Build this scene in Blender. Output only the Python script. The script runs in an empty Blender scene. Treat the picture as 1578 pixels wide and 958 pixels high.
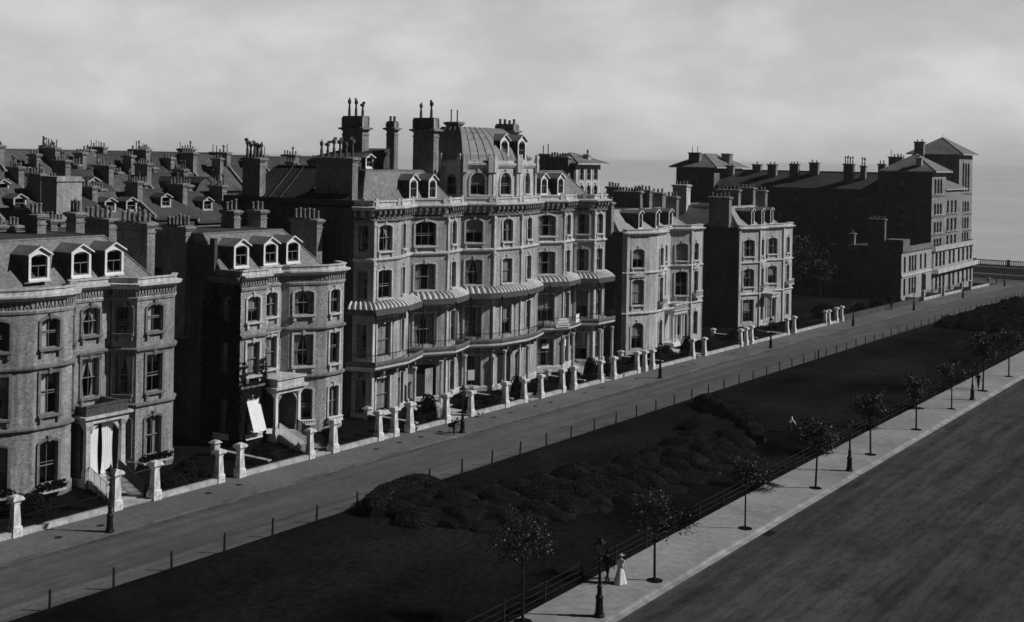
import bpy, math, random
from mathutils import Vector, Matrix

RND = random.Random(11)
scene = bpy.context.scene
col = scene.collection
CAMZ = 24.0


def gz(y):
    """height of the ground: the avenue falls gently towards the sea"""
    return -0.0048686 * y - 3.0624e-5 * y * y


# ------------------------------------------------------------------ materials
def nmat(name, base, rough=0.85, s1=3.0, a1=0.25, s2=0.25, a2=0.2, stretch=(1, 1, 1), brick=0.0, bump=0.0, streak=0.0, spec=.15):
    m = bpy.data.materials.new(name)
    m.use_nodes = True
    nt = m.node_tree
    N, L = nt.nodes, nt.links
    b = N['Principled BSDF']
    b.inputs['Roughness'].default_value = rough
    b.inputs['Specular IOR Level'].default_value = spec
    tc = N.new('ShaderNodeTexCoord')
    mp = N.new('ShaderNodeMapping')
    mp.inputs['Scale'].default_value = stretch
    L.new(tc.outputs['Object'], mp.inputs[0])

    def noise(scale, det=5):
        n = N.new('ShaderNodeTexNoise')
        n.inputs['Scale'].default_value = scale
        n.inputs['Detail'].default_value = det
        n.inputs['Roughness'].default_value = 0.65
        L.new(mp.outputs[0], n.inputs['Vector'])
        return n

    def rng(src, lo, hi, f0=0.3, f1=0.7):
        r = N.new('ShaderNodeMapRange')
        r.inputs['From Min'].default_value = f0
        r.inputs['From Max'].default_value = f1
        r.inputs['To Min'].default_value = lo
        r.inputs['To Max'].default_value = hi
        L.new(src, r.inputs['Value'])
        return r.outputs[0]

    def mul(a, c):
        k = N.new('ShaderNodeMath')
        k.operation = 'MULTIPLY'
        L.new(a, k.inputs[0])
        L.new(c, k.inputs[1])
        return k.outputs[0]
    n1 = noise(s1)
    v = rng(n1.outputs['Fac'], base * (1 - a1), base * (1 + a1))
    if a2:
        v = mul(v, rng(noise(s2, 3).outputs['Fac'], 1 - a2, 1 + a2))
    if brick or streak:
        sp = N.new('ShaderNodeSeparateXYZ')
        L.new(tc.outputs['Object'], sp.inputs[0])
        ad = N.new('ShaderNodeMath')
        L.new(sp.outputs[0], ad.inputs[0])
        L.new(sp.outputs[1], ad.inputs[1])
    if brick:
        cb = N.new('ShaderNodeCombineXYZ')
        L.new(ad.outputs[0], cb.inputs[0])
        L.new(sp.outputs[2], cb.inputs[1])
        bt = N.new('ShaderNodeTexBrick')
        bt.inputs['Scale'].default_value = 1.0
        bt.inputs['Brick Width'].default_value = 0.24
        bt.inputs['Row Height'].default_value = 0.085
        bt.inputs['Mortar Size'].default_value = 0.008
        bt.inputs['Color1'].default_value = (1 - brick, 1 - brick, 1 - brick, 1)
        bt.inputs['Color2'].default_value = (1 + brick, 1 + brick, 1 + brick, 1)
        bt.inputs['Mortar'].default_value = (0.8, 0.8, 0.8, 1)
        L.new(cb.outputs[0], bt.inputs['Vector'])
        v = mul(v, bt.outputs['Color'])
    if streak:   # rain streaks down the wall
        cs = N.new('ShaderNodeCombineXYZ')
        L.new(ad.outputs[0], cs.inputs[0])
        zz = N.new('ShaderNodeMath')
        zz.operation = 'MULTIPLY'
        zz.inputs[1].default_value = 0.12
        L.new(sp.outputs[2], zz.inputs[0])
        L.new(zz.outputs[0], cs.inputs[2])
        ns = N.new('ShaderNodeTexNoise')
        ns.inputs['Scale'].default_value = 2.4
        ns.inputs['Detail'].default_value = 5
        L.new(cs.outputs[0], ns.inputs['Vector'])
        v = mul(v, rng(ns.outputs['Fac'], 1 - streak, 1 + streak * 0.6))
    L.new(v, b.inputs['Base Color'])
    if bump:
        bp = N.new('ShaderNodeBump')
        bp.inputs['Strength'].default_value = 1.0
        bp.inputs['Distance'].default_value = bump
        L.new(n1.outputs['Fac'], bp.inputs['Height'])
        L.new(bp.outputs[0], b.inputs['Normal'])
    return m


M = {}
M['brick'] = nmat('pale_brick', 0.29, .9, 5, .32, .3, .26, brick=.25, streak=.34)
M['shadebrick'] = nmat('shade_toned_brick', 0.085, .9, 4, .3, .3, .3, brick=.25, streak=.3)  # side-wall shade is put into this colour; other dark parts share it
M['ivybrick'] = nmat('dark_brick', 0.07, .9, 4, .3, .3, .3, brick=.25)
M['stucco'] = nmat('stucco', 0.37, .85, 4, .25, .35, .2, streak=.32, brick=.12)
M['farstone'] = nmat('far_stone', 0.34, .85, 4, .25, .5, .2, streak=.25)
M['stone'] = nmat('stone_dressing', 0.5, .85, 4, .25, .5, .2, streak=.28)
M['dstone'] = nmat('weathered_stone', 0.17, .9, 4, .3, .5, .25, streak=.25)
M['pillar'] = nmat('painted_pillar', 0.66, .7, 6, .25, 1.6, .45, streak=.4)
M['coping'] = nmat('pale_coping', 0.4, .8, 4, .3, .6, .3)
M['white'] = nmat('white_paint', 0.75, .6, 3, .08, .5, .08)
M['cloth'] = nmat('white_cloth', 0.78, .9, 2, .06, .5, .05)
M['sash'] = nmat('sash_paint', 0.2, .5, 3, .1, .5, .05)
M['curtain'] = nmat('curtain_cloth', 0.5, .9, 2, .15, .5, .2)
M['pslate'] = nmat('pale_slate', 0.3, .65, 3, .25, .3, .2, brick=.2)
M['farbrick'] = nmat('far_brick', 0.16, .9, 3, .3, .4, .3, brick=.2, streak=.3)  # toned darker than the fronts: side walls carry their shade in the colour
M['tower'] = nmat('tower_brick', 0.26, .9, 4, .3, .4, .25, brick=.2, streak=.25)
M['pstucco'] = nmat('pale_stucco', 0.44, .85, 3, .2, .3, .18, streak=.32)
M['slate'] = nmat('roof_slate', 0.19, .65, 3, .3, .3, .25, brick=.2)
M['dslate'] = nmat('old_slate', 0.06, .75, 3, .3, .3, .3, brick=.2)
M['lead'] = nmat('lead_sheet', 0.21, .5, 2, .2, .3, .2)
M['deck'] = nmat('roof_deck', 0.05, .9, 1.5, .3, .2, .3)
M['pot'] = nmat('chimney_pot_clay', 0.2, .85, 6, .25, 1, .2)
M['brickb'] = nmat('paler_brick', 0.33, .9, 5, .32, .3, .2, brick=.25, streak=.28)
M['mslate'] = nmat('town_slate', 0.1, .7, 3, .35, .3, .35, brick=.2)
M['gardenleaf'] = nmat('garden_leaves', 0.045, .8, 1.2, .5, .4, .3, spec=.1)
M['chim'] = nmat('chimney_brick', 0.24, .9, 5, .3, .6, .25, brick=.25, streak=.25)
M['iron'] = nmat('black_iron', 0.012, .5, 6, .2, 1, .2)
M['wood'] = nmat('fence_wood', 0.02, .85, 6, .3, 1, .2)
M['door'] = nmat('dark_door', 0.02, .5, 4, .2, 1, .2)
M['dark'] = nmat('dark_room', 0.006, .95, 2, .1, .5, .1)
M['striped'] = nmat('canopy_pale', 0.62, .7, 3, .15, .5, .15)
M['stripdark'] = nmat('canopy_dark', 0.09, .7, 3, .2, .5, .15)
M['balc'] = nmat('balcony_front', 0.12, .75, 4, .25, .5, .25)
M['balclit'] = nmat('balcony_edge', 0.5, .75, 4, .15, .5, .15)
M['road'] = M['roadr'] = None
M['pave'] = nmat('left_paving', 0.13, .9, 2.2, .2, .1, .2, spec=.05)
M['paver'] = nmat('right_paving', 0.265, .9, 2.0, .2, .15, .2, spec=.05)
M['kerb'] = nmat('kerb_stone', 0.3, .85, 1.0, .4, .2, .2)
M['kerbd'] = nmat('old_kerb_stone', 0.12, .9, 1.0, .4, .12, .35)
M['gutter'] = nmat('gutter_stone', 0.075, .9, 1.2, .4, .3, .3)
M['soil'] = nmat('garden_soil', 0.009, .95, 2.5, .5, .3, .3, spec=0)
M['lawn'] = nmat('lawn_turf', 0.0102, .95, 2.6, .6, .09, .75, stretch=(1, .6, 1), spec=0)
M['grassfar'] = nmat('sea_lawn', 0.02, .95, 1, .3, .05, .3, spec=0)
M['leaf'] = nmat('leaves', 0.02, .9, 1.2, .5, .4, .3, spec=.03)
M['leafd'] = nmat('dark_leaves', 0.011, .9, 1.2, .5, .4, .3, spec=.02)
M['treeleaf'] = nmat('tree_leaves', 0.026, .5, 1.2, .5, .4, .3, spec=.25)
M['bark'] = nmat('bark', 0.02, .9, 6, .3, 1, .2)
M['skin'] = nmat('skin', 0.4, .6, 5, .05, 1, .05)
M['suit'] = nmat('dark_cloth', 0.015, .9, 8, .2, 1, .2)
M['shirt'] = nmat('white_shirt', 0.7, .9, 8, .1, 1, .1)
M['hair'] = nmat('hair', 0.02, .7, 12, .3, 1, .2)
M['fur'] = nmat('pale_fur', 0.4, .9, 8, .2, 1, .3)
M['paper'] = nmat('paper', 0.75, .9, 3, .08, 1, .05)


def glass_mat():
    m = bpy.data.materials.new('window_glass')
    m.use_nodes = True
    nt = m.node_tree
    nt.nodes.clear()
    o = nt.nodes.new('ShaderNodeOutputMaterial')
    t = nt.nodes.new('ShaderNodeBsdfTransparent')
    t.inputs[0].default_value = (.72, .72, .72, 1)
    g = nt.nodes.new('ShaderNodeBsdfGlossy')
    g.inputs['Roughness'].default_value = .03
    g.inputs['Color'].default_value = (.9, .9, .9, 1)
    fw = nt.nodes.new('ShaderNodeLayerWeight')
    fw.inputs[0].default_value = .5
    pw = nt.nodes.new('ShaderNodeMath'); pw.operation = 'POWER'; pw.inputs[1].default_value = 4
    nt.links.new(fw.outputs['Facing'], pw.inputs[0])
    lw = nt.nodes.new('ShaderNodeMath'); lw.operation = 'MULTIPLY_ADD'; lw.inputs[1].default_value = .85; lw.inputs[2].default_value = .045
    nt.links.new(pw.outputs[0], lw.inputs[0])
    mx = nt.nodes.new('ShaderNodeMixShader')
    nt.links.new(lw.outputs[0], mx.inputs[0])
    nt.links.new(t.outputs[0], mx.inputs[1])
    nt.links.new(g.outputs[0], mx.inputs[2])
    nt.links.new(mx.outputs[0], o.inputs[0])
    return m




def road_mat(name, base, track, stains):
    """macadam: grit, wheel tracks along the street, damp stains"""
    m = nmat(name, base, .95, 9, .3, .5, .12, spec=.03)
    nt = m.node_tree
    N, L = nt.nodes, nt.links
    b = N['Principled BSDF']
    v = b.inputs['Base Color'].links[0].from_socket
    tc = N.new('ShaderNodeTexCoord')

    def layer(v, scale, sc, lo, hi, f0=.35, f1=.65, det=4):
        mp = N.new('ShaderNodeMapping'); mp.inputs['Scale'].default_value = scale
        L.new(tc.outputs['Object'], mp.inputs[0])
        n = N.new('ShaderNodeTexNoise'); n.inputs['Scale'].default_value = sc; n.inputs['Detail'].default_value = det; n.inputs['Roughness'].default_value = .7
        L.new(mp.outputs[0], n.inputs['Vector'])
        r = N.new('ShaderNodeMapRange')
        for i, q in enumerate((f0, f1, lo, hi)): r.inputs[i + 1].default_value = q
        L.new(n.outputs['Fac'], r.inputs[0])
        k = N.new('ShaderNodeMath'); k.operation = 'MULTIPLY'
        L.new(v, k.inputs[0]); L.new(r.outputs[0], k.inputs[1])
        return k.outputs[0]
    v = layer(v, (1, .03, 1), 1.1, 1 - track, 1 + track, det=6)
    v = layer(v, (1, .12, 1), .22, 1 - track * .8, 1 + track * .8)
    v = layer(v, (1, .45, 1), .35, 1 - stains, 1.0, .28, .5, 7)
    v = layer(v, (1, .25, 1), 2.6, 1 - stains * .8, 1.08, .3, .5, 5)
    L.new(v, b.inputs['Base Color'])
    return m


M['road'] = road_mat('macadam', .098, .2, .15)
M['roadr'] = road_mat('macadam_near', .054, .32, .5)
M['glass'] = glass_mat()


def sea_mat():
    m = nmat('sea_water', 0.3, .2, .02, .2, .002, .3, stretch=(1, 1, 1))
    nt = m.node_tree
    b = nt.nodes['Principled BSDF']
    b.inputs['IOR'].default_value = 1.33
    b.inputs['Specular IOR Level'].default_value = .5
    tc = nt.nodes.new('ShaderNodeTexCoord')
    n = nt.nodes.new('ShaderNodeTexNoise')
    n.inputs['Scale'].default_value = .12
    n.inputs['Detail'].default_value = 6
    bp = nt.nodes.new('ShaderNodeBump')
    bp.inputs['Strength'].default_value = .2
    bp.inputs['Distance'].default_value = 1.0
    nt.links.new(tc.outputs['Object'], n.inputs['Vector'])
    nt.links.new(n.outputs['Fac'], bp.inputs['Height'])
    nt.links.new(bp.outputs[0], b.inputs['Normal'])
    return m


M['sea'] = sea_mat()


# ------------------------------------------------------------------ mesh kit
class MB:
    def __init__(self):
        self.v, self.f, self.mi, self.k = [], [], [], 0

    def add(self, vs, fs):
        n = len(self.v)
        self.v += [tuple(p) for p in vs]
        for f in fs:
            self.f.append([i + n for i in f])
            self.mi.append(self.k)

    def poly(self, *pts):
        self.add(pts, [list(range(len(pts)))])

    def box(self, x0, y0, z0, x1, y1, z1):
        if x0 > x1: x0, x1 = x1, x0
        if y0 > y1: y0, y1 = y1, y0
        if z0 > z1: z0, z1 = z1, z0
        self.add([(x0, y0, z0), (x1, y0, z0), (x1, y1, z0), (x0, y1, z0), (x0, y0, z1), (x1, y0, z1), (x1, y1, z1), (x0, y1, z1)],
                 [(0, 3, 2, 1), (4, 5, 6, 7), (0, 1, 5, 4), (1, 2, 6, 5), (2, 3, 7, 6), (3, 0, 4, 7)])

    def taper(self, cx, cy, z0, z1, a0, b0, a1, b1):
        self.add([(cx - a0, cy - b0, z0), (cx + a0, cy - b0, z0), (cx + a0, cy + b0, z0), (cx - a0, cy + b0, z0),
                  (cx - a1, cy - b1, z1), (cx + a1, cy - b1, z1), (cx + a1, cy + b1, z1), (cx - a1, cy + b1, z1)],
                 [(0, 3, 2, 1), (4, 5, 6, 7), (0, 1, 5, 4), (1, 2, 6, 5), (2, 3, 7, 6), (3, 0, 4, 7)])

    def obox(self, p, d, n, l0, l1, o0, o1, z0, z1):
        """box in a wall frame: p origin, d along, n outward (2D)"""
        def P(l, o, z): return (p[0] + d[0] * l + n[0] * o, p[1] + d[1] * l + n[1] * o, z)
        self.add([P(l0, o1, z0), P(l1, o1, z0), P(l1, o0, z0), P(l0, o0, z0), P(l0, o1, z1), P(l1, o1, z1), P(l1, o0, z1), P(l0, o0, z1)],
                 [(0, 3, 2, 1), (4, 5, 6, 7), (0, 1, 5, 4), (1, 2, 6, 5), (2, 3, 7, 6), (3, 0, 4, 7)])

    def lathe(self, c, prof, n=12, cap=True):
        vs, fs = [], []
        for r, z in prof:
            for i in range(n):
                a = 2 * math.pi * i / n
                vs.append((c[0] + r * math.cos(a), c[1] + r * math.sin(a), c[2] + z))
        for k in range(len(prof) - 1):
            for i in range(n):
                j = (i + 1) % n
                fs.append((k * n + i, k * n + j, (k + 1) * n + j, (k + 1) * n + i))
        if cap:
            fs.append(list(range(n - 1, -1, -1)))
            fs.append([(len(prof) - 1) * n + i for i in range(n)])
        self.add(vs, fs)

    def tube(self, a, b, r0, r1=None, n=6):
        r1 = r0 if r1 is None else r1
        a, b = Vector(a), Vector(b)
        d = (b - a)
        if d.length < 1e-6: return
        d.normalize()
        u = d.orthogonal().normalized()
        w = d.cross(u)
        vs = []
        for p, r in ((a, r0), (b, r1)):
            for i in range(n):
                t = 2 * math.pi * i / n
                vs.append(p + (u * math.cos(t) + w * math.sin(t)) * r)
        fs = [(i, (i + 1) % n, n + (i + 1) % n, n + i) for i in range(n)]
        fs += [list(range(n - 1, -1, -1)), [n + i for i in range(n)]]
        self.add(vs, fs)

    def build(self, name, mats, parent=None, org=(0, 0, 0), smooth=False):
        me = self.mesh(name, mats, org, smooth)
        o = bpy.data.objects.new(name, me)
        col.objects.link(o)
        if parent is not None: o.parent = parent
        return o

    def mesh(self, name, mats, org=(0, 0, 0), smooth=False):
        me = bpy.data.meshes.new(name)
        me.from_pydata([(p[0] - org[0], p[1] - org[1], p[2] - org[2]) for p in self.v], [], self.f)
        if not isinstance(mats, (list, tuple)): mats = [mats]
        for m in mats: me.materials.append(M[m] if isinstance(m, str) else m)
        me.polygons.foreach_set('material_index', self.mi)
        if smooth: me.polygons.foreach_set('use_smooth', [True] * len(self.f))
        me.update()
        return me


def tag(o, label=None, cat=None, group=None, kind=None):
    if label: o['label'] = label
    if cat: o['category'] = cat
    if group: o['group'] = group
    if kind: o['kind'] = kind
    return o


class Thing:
    def __init__(self, name, loc, label, cat, group=None):
        self.r = bpy.data.objects.new(name, None)
        self.r.empty_display_size = .3
        col.objects.link(self.r)
        self.r.location = loc
        self.o = tuple(loc)
        tag(self.r, label, cat, group, 'thing')

    def part(self, name, mb, mats, parent=None, smooth=False):
        return mb.build(name, mats, parent or self.r, self.o, smooth)

    def inst(self, name, me, loc, rz=0, parent=None):
        """an object with shared mesh data placed at a world point, under the root or a part whose own location is the root's"""
        o = bpy.data.objects.new(name, me)
        col.objects.link(o)
        o.parent = parent or self.r
        o.location = (loc[0] - self.o[0], loc[1] - self.o[1], loc[2] - self.o[2])
        o.rotation_euler = (0, 0, rz)
        return o


def copy_tree(o, parent=None):
    c = o.copy()
    col.objects.link(c)
    c.parent = parent
    for ch in list(o.children): copy_tree(ch, c)
    return c


def structure(name, mb, mat, kind='structure', smooth=False):
    o = mb.build(name, mat, None, (0, 0, 0), smooth)
    o['kind'] = kind
    return o


# ------------------------------------------------------------------ facade kit
def segs(path):
    out = []
    for a, b in zip(path, path[1:]):
        L = math.hypot(b[0] - a[0], b[1] - a[1])
        d = ((b[0] - a[0]) / L, (b[1] - a[1]) / L)
        out.append((a, d, (d[1], -d[0]), L))
    return out


def offset(path, o):
    sg = segs(path)
    pts = []
    for i, p in enumerate(path):
        if i == 0: n = sg[0][2]; k = 1
        elif i == len(path) - 1: n = sg[-1][2]; k = 1
        else:
            a, b = sg[i - 1][2], sg[i][2]
            n = (a[0] + b[0], a[1] + b[1])
            l = math.hypot(*n) or 1
            n = (n[0] / l, n[1] / l)
            k = min(1.6, 1 / max(.35, n[0] * a[0] + n[1] * a[1]))
        pts.append((p[0] + n[0] * o * k, p[1] + n[1] * o * k))
    return pts


def sweep(mb, path, prof):
    """prof: list of (outset, z) going up the outside; ends capped"""
    rings = [offset(path, o) for o, z in prof]
    n = len(path)
    vs = [(rings[k][i][0], rings[k][i][1], prof[k][1]) for k in range(len(prof)) for i in range(n)]
    fs = []
    for k in range(len(prof) - 1):
        for i in range(n - 1):
            fs.append((k * n + i, k * n + i + 1, (k + 1) * n + i + 1, (k + 1) * n + i))
    fs.append([k * n for k in range(len(prof))])
    fs.append([k * n + n - 1 for k in range(len(prof) - 1, -1, -1)])
    mb.add(vs, fs)


def blocks(mb, path, o0, o1, z0, z1, step, w, skip=()):
    for i, (p, d, n, L) in enumerate(segs(path)):
        if i in skip: continue
        k = max(1, int(L / step))
        for j in range(k):
            c = (j + .5) * L / k
            mb.obox(p, d, n, c - w / 2, c + w / 2, o0, o1, z0, z1)


REC = .2


class Op:
    def __init__(self, seg, u, w, zb, zt, rise=0., cur='r', kind='win', sill=True, hood=False, sur=True):
        self.seg, self.u, self.w, self.zb, self.zt, self.rise = seg, u, w, zb, zt, rise
        self.cur, self.kind, self.sill, self.hood, self.sur = cur, kind, sill, hood, sur


def arc_pts(w, zt, rise, n=8):
    zs = zt - rise
    if rise <= 0: return [(-w / 2, zt), (w / 2, zt)]
    Rr = (w * w / 4 + rise * rise) / (2 * rise)
    a = math.asin(min(1, w / 2 / Rr))
    if rise > w / 2: a = math.pi - a
    return [(-Rr * math.sin(a - 2 * a * i / n), zt - Rr + Rr * math.cos(a - 2 * a * i / n)) for i in range(n + 1)]


def wall_mesh(mb, path, z0, z1, ops, base_z=None):
    for i, (p, d, n, L) in enumerate(segs(path)):
        hs = [o for o in ops if o.seg == i]
        us = sorted({0., L} | {o.u - o.w / 2 for o in hs} | {o.u + o.w / 2 for o in hs})
        zs = sorted({z0, z1} | {o.zb for o in hs} | {o.zt for o in hs})

        def P(u, z, k=0.): return (p[0] + d[0] * u - n[0] * k, p[1] + d[1] * u - n[1] * k, z)
        for a, b in zip(us, us[1:]):
            if b - a < 1e-5: continue
            for c, e in zip(zs, zs[1:]):
                if e - c < 1e-5: continue
                mu, mz = (a + b) / 2, (c + e) / 2
                if any(abs(mu - o.u) < o.w / 2 and o.zb < mz < o.zt for o in hs): continue
                mb.poly(P(a, c), P(b, c), P(b, e), P(a, e))
        for o in hs:
            l, r = o.u - o.w / 2, o.u + o.w / 2
            zs_ = o.zt - o.rise
            mb.poly(P(l, o.zb), P(l, o.zb, REC), P(l, zs_, REC), P(l, zs_))
            mb.poly(P(r, o.zb, REC), P(r, o.zb), P(r, zs_), P(r, zs_, REC))
            mb.poly(P(l, o.zb), P(r, o.zb), P(r, o.zb, REC), P(l, o.zb, REC))
            ap = arc_pts(o.w, o.zt, o.rise)
            for (x0, a0), (x1, a1) in zip(ap, ap[1:]):
                mb.poly(P(o.u + x0, a0), P(o.u + x0, a0, REC), P(o.u + x1, a1, REC), P(o.u + x1, a1))
                if o.rise > 0:
                    m = (x0 + x1) / 2
                    mb.poly(P(l if m < 0 else r, o.zt), P(o.u + x0, a0), P(o.u + x1, a1))
                    if False: pass


WC = {}


def win_meshes(w, h, rise, cur, sill, hood, sur, smat, bars):
    key = (round(w, 2), round(h, 2), round(rise, 2), cur, sill, hood, sur, smat, bars)
    if key in WC: return WC[key]
    f = MB()
    t = .075
    y0, y1 = REC - .02, REC + .07
    f.box(-w / 2, y0, 0, -w / 2 + t, y1, h)
    f.box(w / 2 - t, y0, 0, w / 2, y1, h)
    f.box(-w / 2 + t, y0, 0, w / 2 - t, y1, t)
    f.box(-w / 2 + t, y0, h - t - rise * .4, w / 2 - t, y1, h)
    mr = {'none': .42, 'half': .5, 'left': .56}.get(cur, .5)
    f.box(-w / 2 + t, y0 + .012, h * mr - .035, w / 2 - t, y1 - .01, h * mr + .035)
    if cur in ('none', 'left'): f.box(-w / 2 + t, y0 + .002, h * .5 - .02, w / 2 - t, y0 + .012, h * .5 + .02)
    if bars:
        for q in ((0,) if w < 2.2 else (-w / 6, w / 6)):
            f.box(q - .014, y0 + .02, t, q + .014, y1 - .02, h * mr - .035)
            f.box(q - .014, y0 + .02, h * mr + .035, q + .014, y1 - .02, h - t - rise * .4)
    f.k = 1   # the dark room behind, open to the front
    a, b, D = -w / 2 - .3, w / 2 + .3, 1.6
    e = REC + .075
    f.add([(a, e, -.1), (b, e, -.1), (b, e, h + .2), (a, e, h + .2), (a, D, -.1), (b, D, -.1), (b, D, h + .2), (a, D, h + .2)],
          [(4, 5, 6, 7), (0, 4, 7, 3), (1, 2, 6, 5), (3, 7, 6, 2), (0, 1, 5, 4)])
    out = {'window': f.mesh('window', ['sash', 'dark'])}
    g = MB()
    g.poly((-w / 2 + t, REC + .02, t), (w / 2 - t, REC + .02, t), (w / 2 - t, REC + .02, h - t), (-w / 2 + t, REC + .02, h - t))
    out['pane'] = g.mesh('pane', 'glass')
    yc = REC + .16
    if cur in ('drapes', 'wide', 'tied'):
        c = MB()
        full = {'drapes': .3, 'wide': .42, 'tied': .46}[cur] * w
        for s in (-1, 1):
            nx, nz = 10, 8
            vs = []
            for k in range(nz + 1):
                tz = k / nz
                wd = full
                if cur == 'tied': wd = full * (.42 + .58 * abs(tz - .42) / .58) if tz > .42 else full * (.42 + .2 * (.42 - tz) / .42)
                for j in range(nx + 1):
                    tx = j / nx
                    vs.append((s * (w / 2 - t * .6 - wd * tx), yc + .035 * math.sin(tx * 17 + s), .06 + (h - .12) * tz))
            fs = [(k * (nx + 1) + j, k * (nx + 1) + j + 1, (k + 1) * (nx + 1) + j + 1, (k + 1) * (nx + 1) + j) for k in range(nz) for j in range(nx)]
            c.add(vs, fs)
        out['curtain'] = c.mesh('curtain', 'curtain', smooth=True)
    elif cur in ('blind', 'half', 'full'):
        c = MB()
        lo = {'blind': .62, 'half': .42, 'full': .08}[cur] * h
        c.box(-w / 2 + t * .7, yc, lo, w / 2 - t * .7, yc + .012, h - .05)
        c.box(-w / 2 + t * .7, yc - .012, lo - .04, w / 2 - t * .7, yc + .024, lo)
        out['blind'] = c.mesh('blind', 'curtain')
    elif cur == 'left':   # one side curtain drawn across
        c = MB()
        n = 14
        vs = []
        for z in (.06, h - .06):
            for j in range(n + 1):
                vs.append((-w / 2 + t * .7 + .45 * w * j / n, yc + .03 * math.sin(j * 1.9), z))
        c.add(vs, [(j, j + 1, n + 2 + j, n + 1 + j) for j in range(n)])
        out['curtain'] = c.mesh('curtain', 'cloth', smooth=True)
    if sill:
        s = MB()
        s.box(-w / 2 - .2, -.27, -.17, w / 2 + .2, -.003, .0)
        s.box(-w / 2 - .14, -.17, -.25, w / 2 + .14, -.003, -.17)
        for q in (-w / 2 + .02, w / 2 - .02):
            s.box(q - .11, -.2, -.55, q + .11, -.003, -.25)
        out['sill'] = s.mesh('sill', smat)
    if sur:
        s = MB()
        b, q = .2, .11
        zs = h - rise
        s.box(-w / 2 - b, -q, 0.002, -w / 2 - .004, -.003, zs)
        s.box(w / 2 + .004, -q, 0.002, w / 2 + b, -.003, zs)
        ap = arc_pts(w + .008, h + .004, rise)
        aq = arc_pts(w + 2 * b, h + b, rise + (b * .6 if rise else 0))
        if rise <= 0:
            ap = [(-w / 2 - b, h + .004), (w / 2 + b, h + .004)]
        else:
            aq = [(x, z) for x, z in aq]
        m = len(ap)
        for j in range(m - 1):
            (x0, a0), (x1, a1), (X0, A0), (X1, A1) = ap[j], ap[j + 1], aq[j], aq[j + 1]
            s.poly((x0, -q, a0), (x1, -q, a1), (X1, -q, A1), (X0, -q, A0))
            s.poly((X0, -q, A0), (X1, -q, A1), (X1, -.003, A1), (X0, -.003, A0))
            s.poly((x1, -q, a1), (x0, -q, a0), (x0, -.003, a0), (x1, -.003, a1))
        s.taper(0, -.09, h - .06, h + .36, .1, .086, .15, .086)   # keystone
        if hood:
            s.box(-w / 2 - .3, -.24, h + .34, w / 2 + .3, -.003, h + .45)
            s.box(-w / 2 - .26, -.16, h + .26, w / 2 + .26, -.003, h + .34)
            for e_ in (-w / 2 - .2, w / 2 + .2):
                s.box(e_ - .07, -.16, h - .15, e_ + .07, -.003, h + .26)
        out['surround'] = s.mesh('surround', smat)
    WC[key] = out
    return out


CURS = ['drapes', 'tied', 'blind', 'half', 'wide', 'drapes', 'left', 'tied', 'half', 'none', 'full']


def add_windows(T, path, ops, smat='stone', bars=True):
    sg = segs(path)
    for o in ops:
        if o.kind != 'win': continue
        p, d, n, L = sg[o.seg]
        cur = RND.choice(CURS) if o.cur == 'r' else o.cur
        ms = win_meshes(o.w, o.zt - o.zb, o.rise, cur, o.sill, o.hood, o.sur, smat, bars)
        loc = (p[0] + d[0] * o.u, p[1] + d[1] * o.u, o.zb)
        w = T.inst('window', ms['window'], loc, math.atan2(d[1], d[0]))
        for k in ('pane', 'curtain', 'blind', 'sill', 'surround'):
            if k in ms:
                c = bpy.data.objects.new(k, ms[k])
                col.objects.link(c)
                c.parent = w


def facade(T, path, z0, z1, ops, mat='brick', smat='stone', name='wall', bars=True):
    mb = MB()
    wall_mesh(mb, path, z0, z1, ops)
    w = T.part(name, mb, mat)
    add_windows(T, path, ops, smat, bars)
    # plain panelled doors
    for o in ops:
        if o.kind == 'door':
            p, d, n, L = segs(path)[o.seg]
            m = MB()
            m.obox(p, d, n, o.u - o.w / 2, o.u + o.w / 2, -REC - .08, -REC, o.zb, o.zt)
            for k in (0, 1):
                for z in (.12, .5, .8):
                    h = (o.zt - o.zb)
                    m.obox(p, d, n, o.u - o.w / 2 + .12 + k * (o.w / 2), o.u - .1 + k * (o.w / 2), -REC, -REC + .025, o.zb + z * h, o.zb + (z + (.32 if z < .5 else .24 if z < .8 else .14)) * h)
            T.part('door', m, 'door')
    return w


# ------------------------------------------------------------------ chimneys, dormers, roofs
POT = {}


def pot_mesh(kind):
    if kind in POT: return POT[kind]
    m = MB()
    if kind == 'tall':
        m.lathe((0, 0, 0), [(.17, 0), (.15, .1), (.135, .7), (.16, .74), (.17, .84), (.12, .86)], 10)
    elif kind == 'short':
        m.lathe((0, 0, 0), [(.18, 0), (.16, .08), (.15, .42), (.18, .46), (.18, .54), (.12, .55)], 10)
    elif kind == 'rod':
        m.lathe((0, 0, 0), [(.11, 0), (.09, .1), (.075, 1.3), (.11, 1.33), (.11, 1.42)], 8)
    else:   # cowl: a pot with a turning sheet-iron hood
        m.lathe((0, 0, 0), [(.17, 0), (.15, .1), (.14, .75), (.11, .8), (.1, 1.15), (.17, 1.2), (.2, 1.35), (.16, 1.55), (.06, 1.66), (.03, 1.8)], 10)
        m.box(-.07, -.3, 1.22, .07, .08, 1.5)
        m.box(-.015, .05, 1.5, .015, .3, 1.78)
    POT[kind] = m.mesh('chimney_pot', 'pot' if kind != 'cowl' else 'stripdark', smooth=(kind != 'cowl'))
    return POT[kind]


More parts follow.
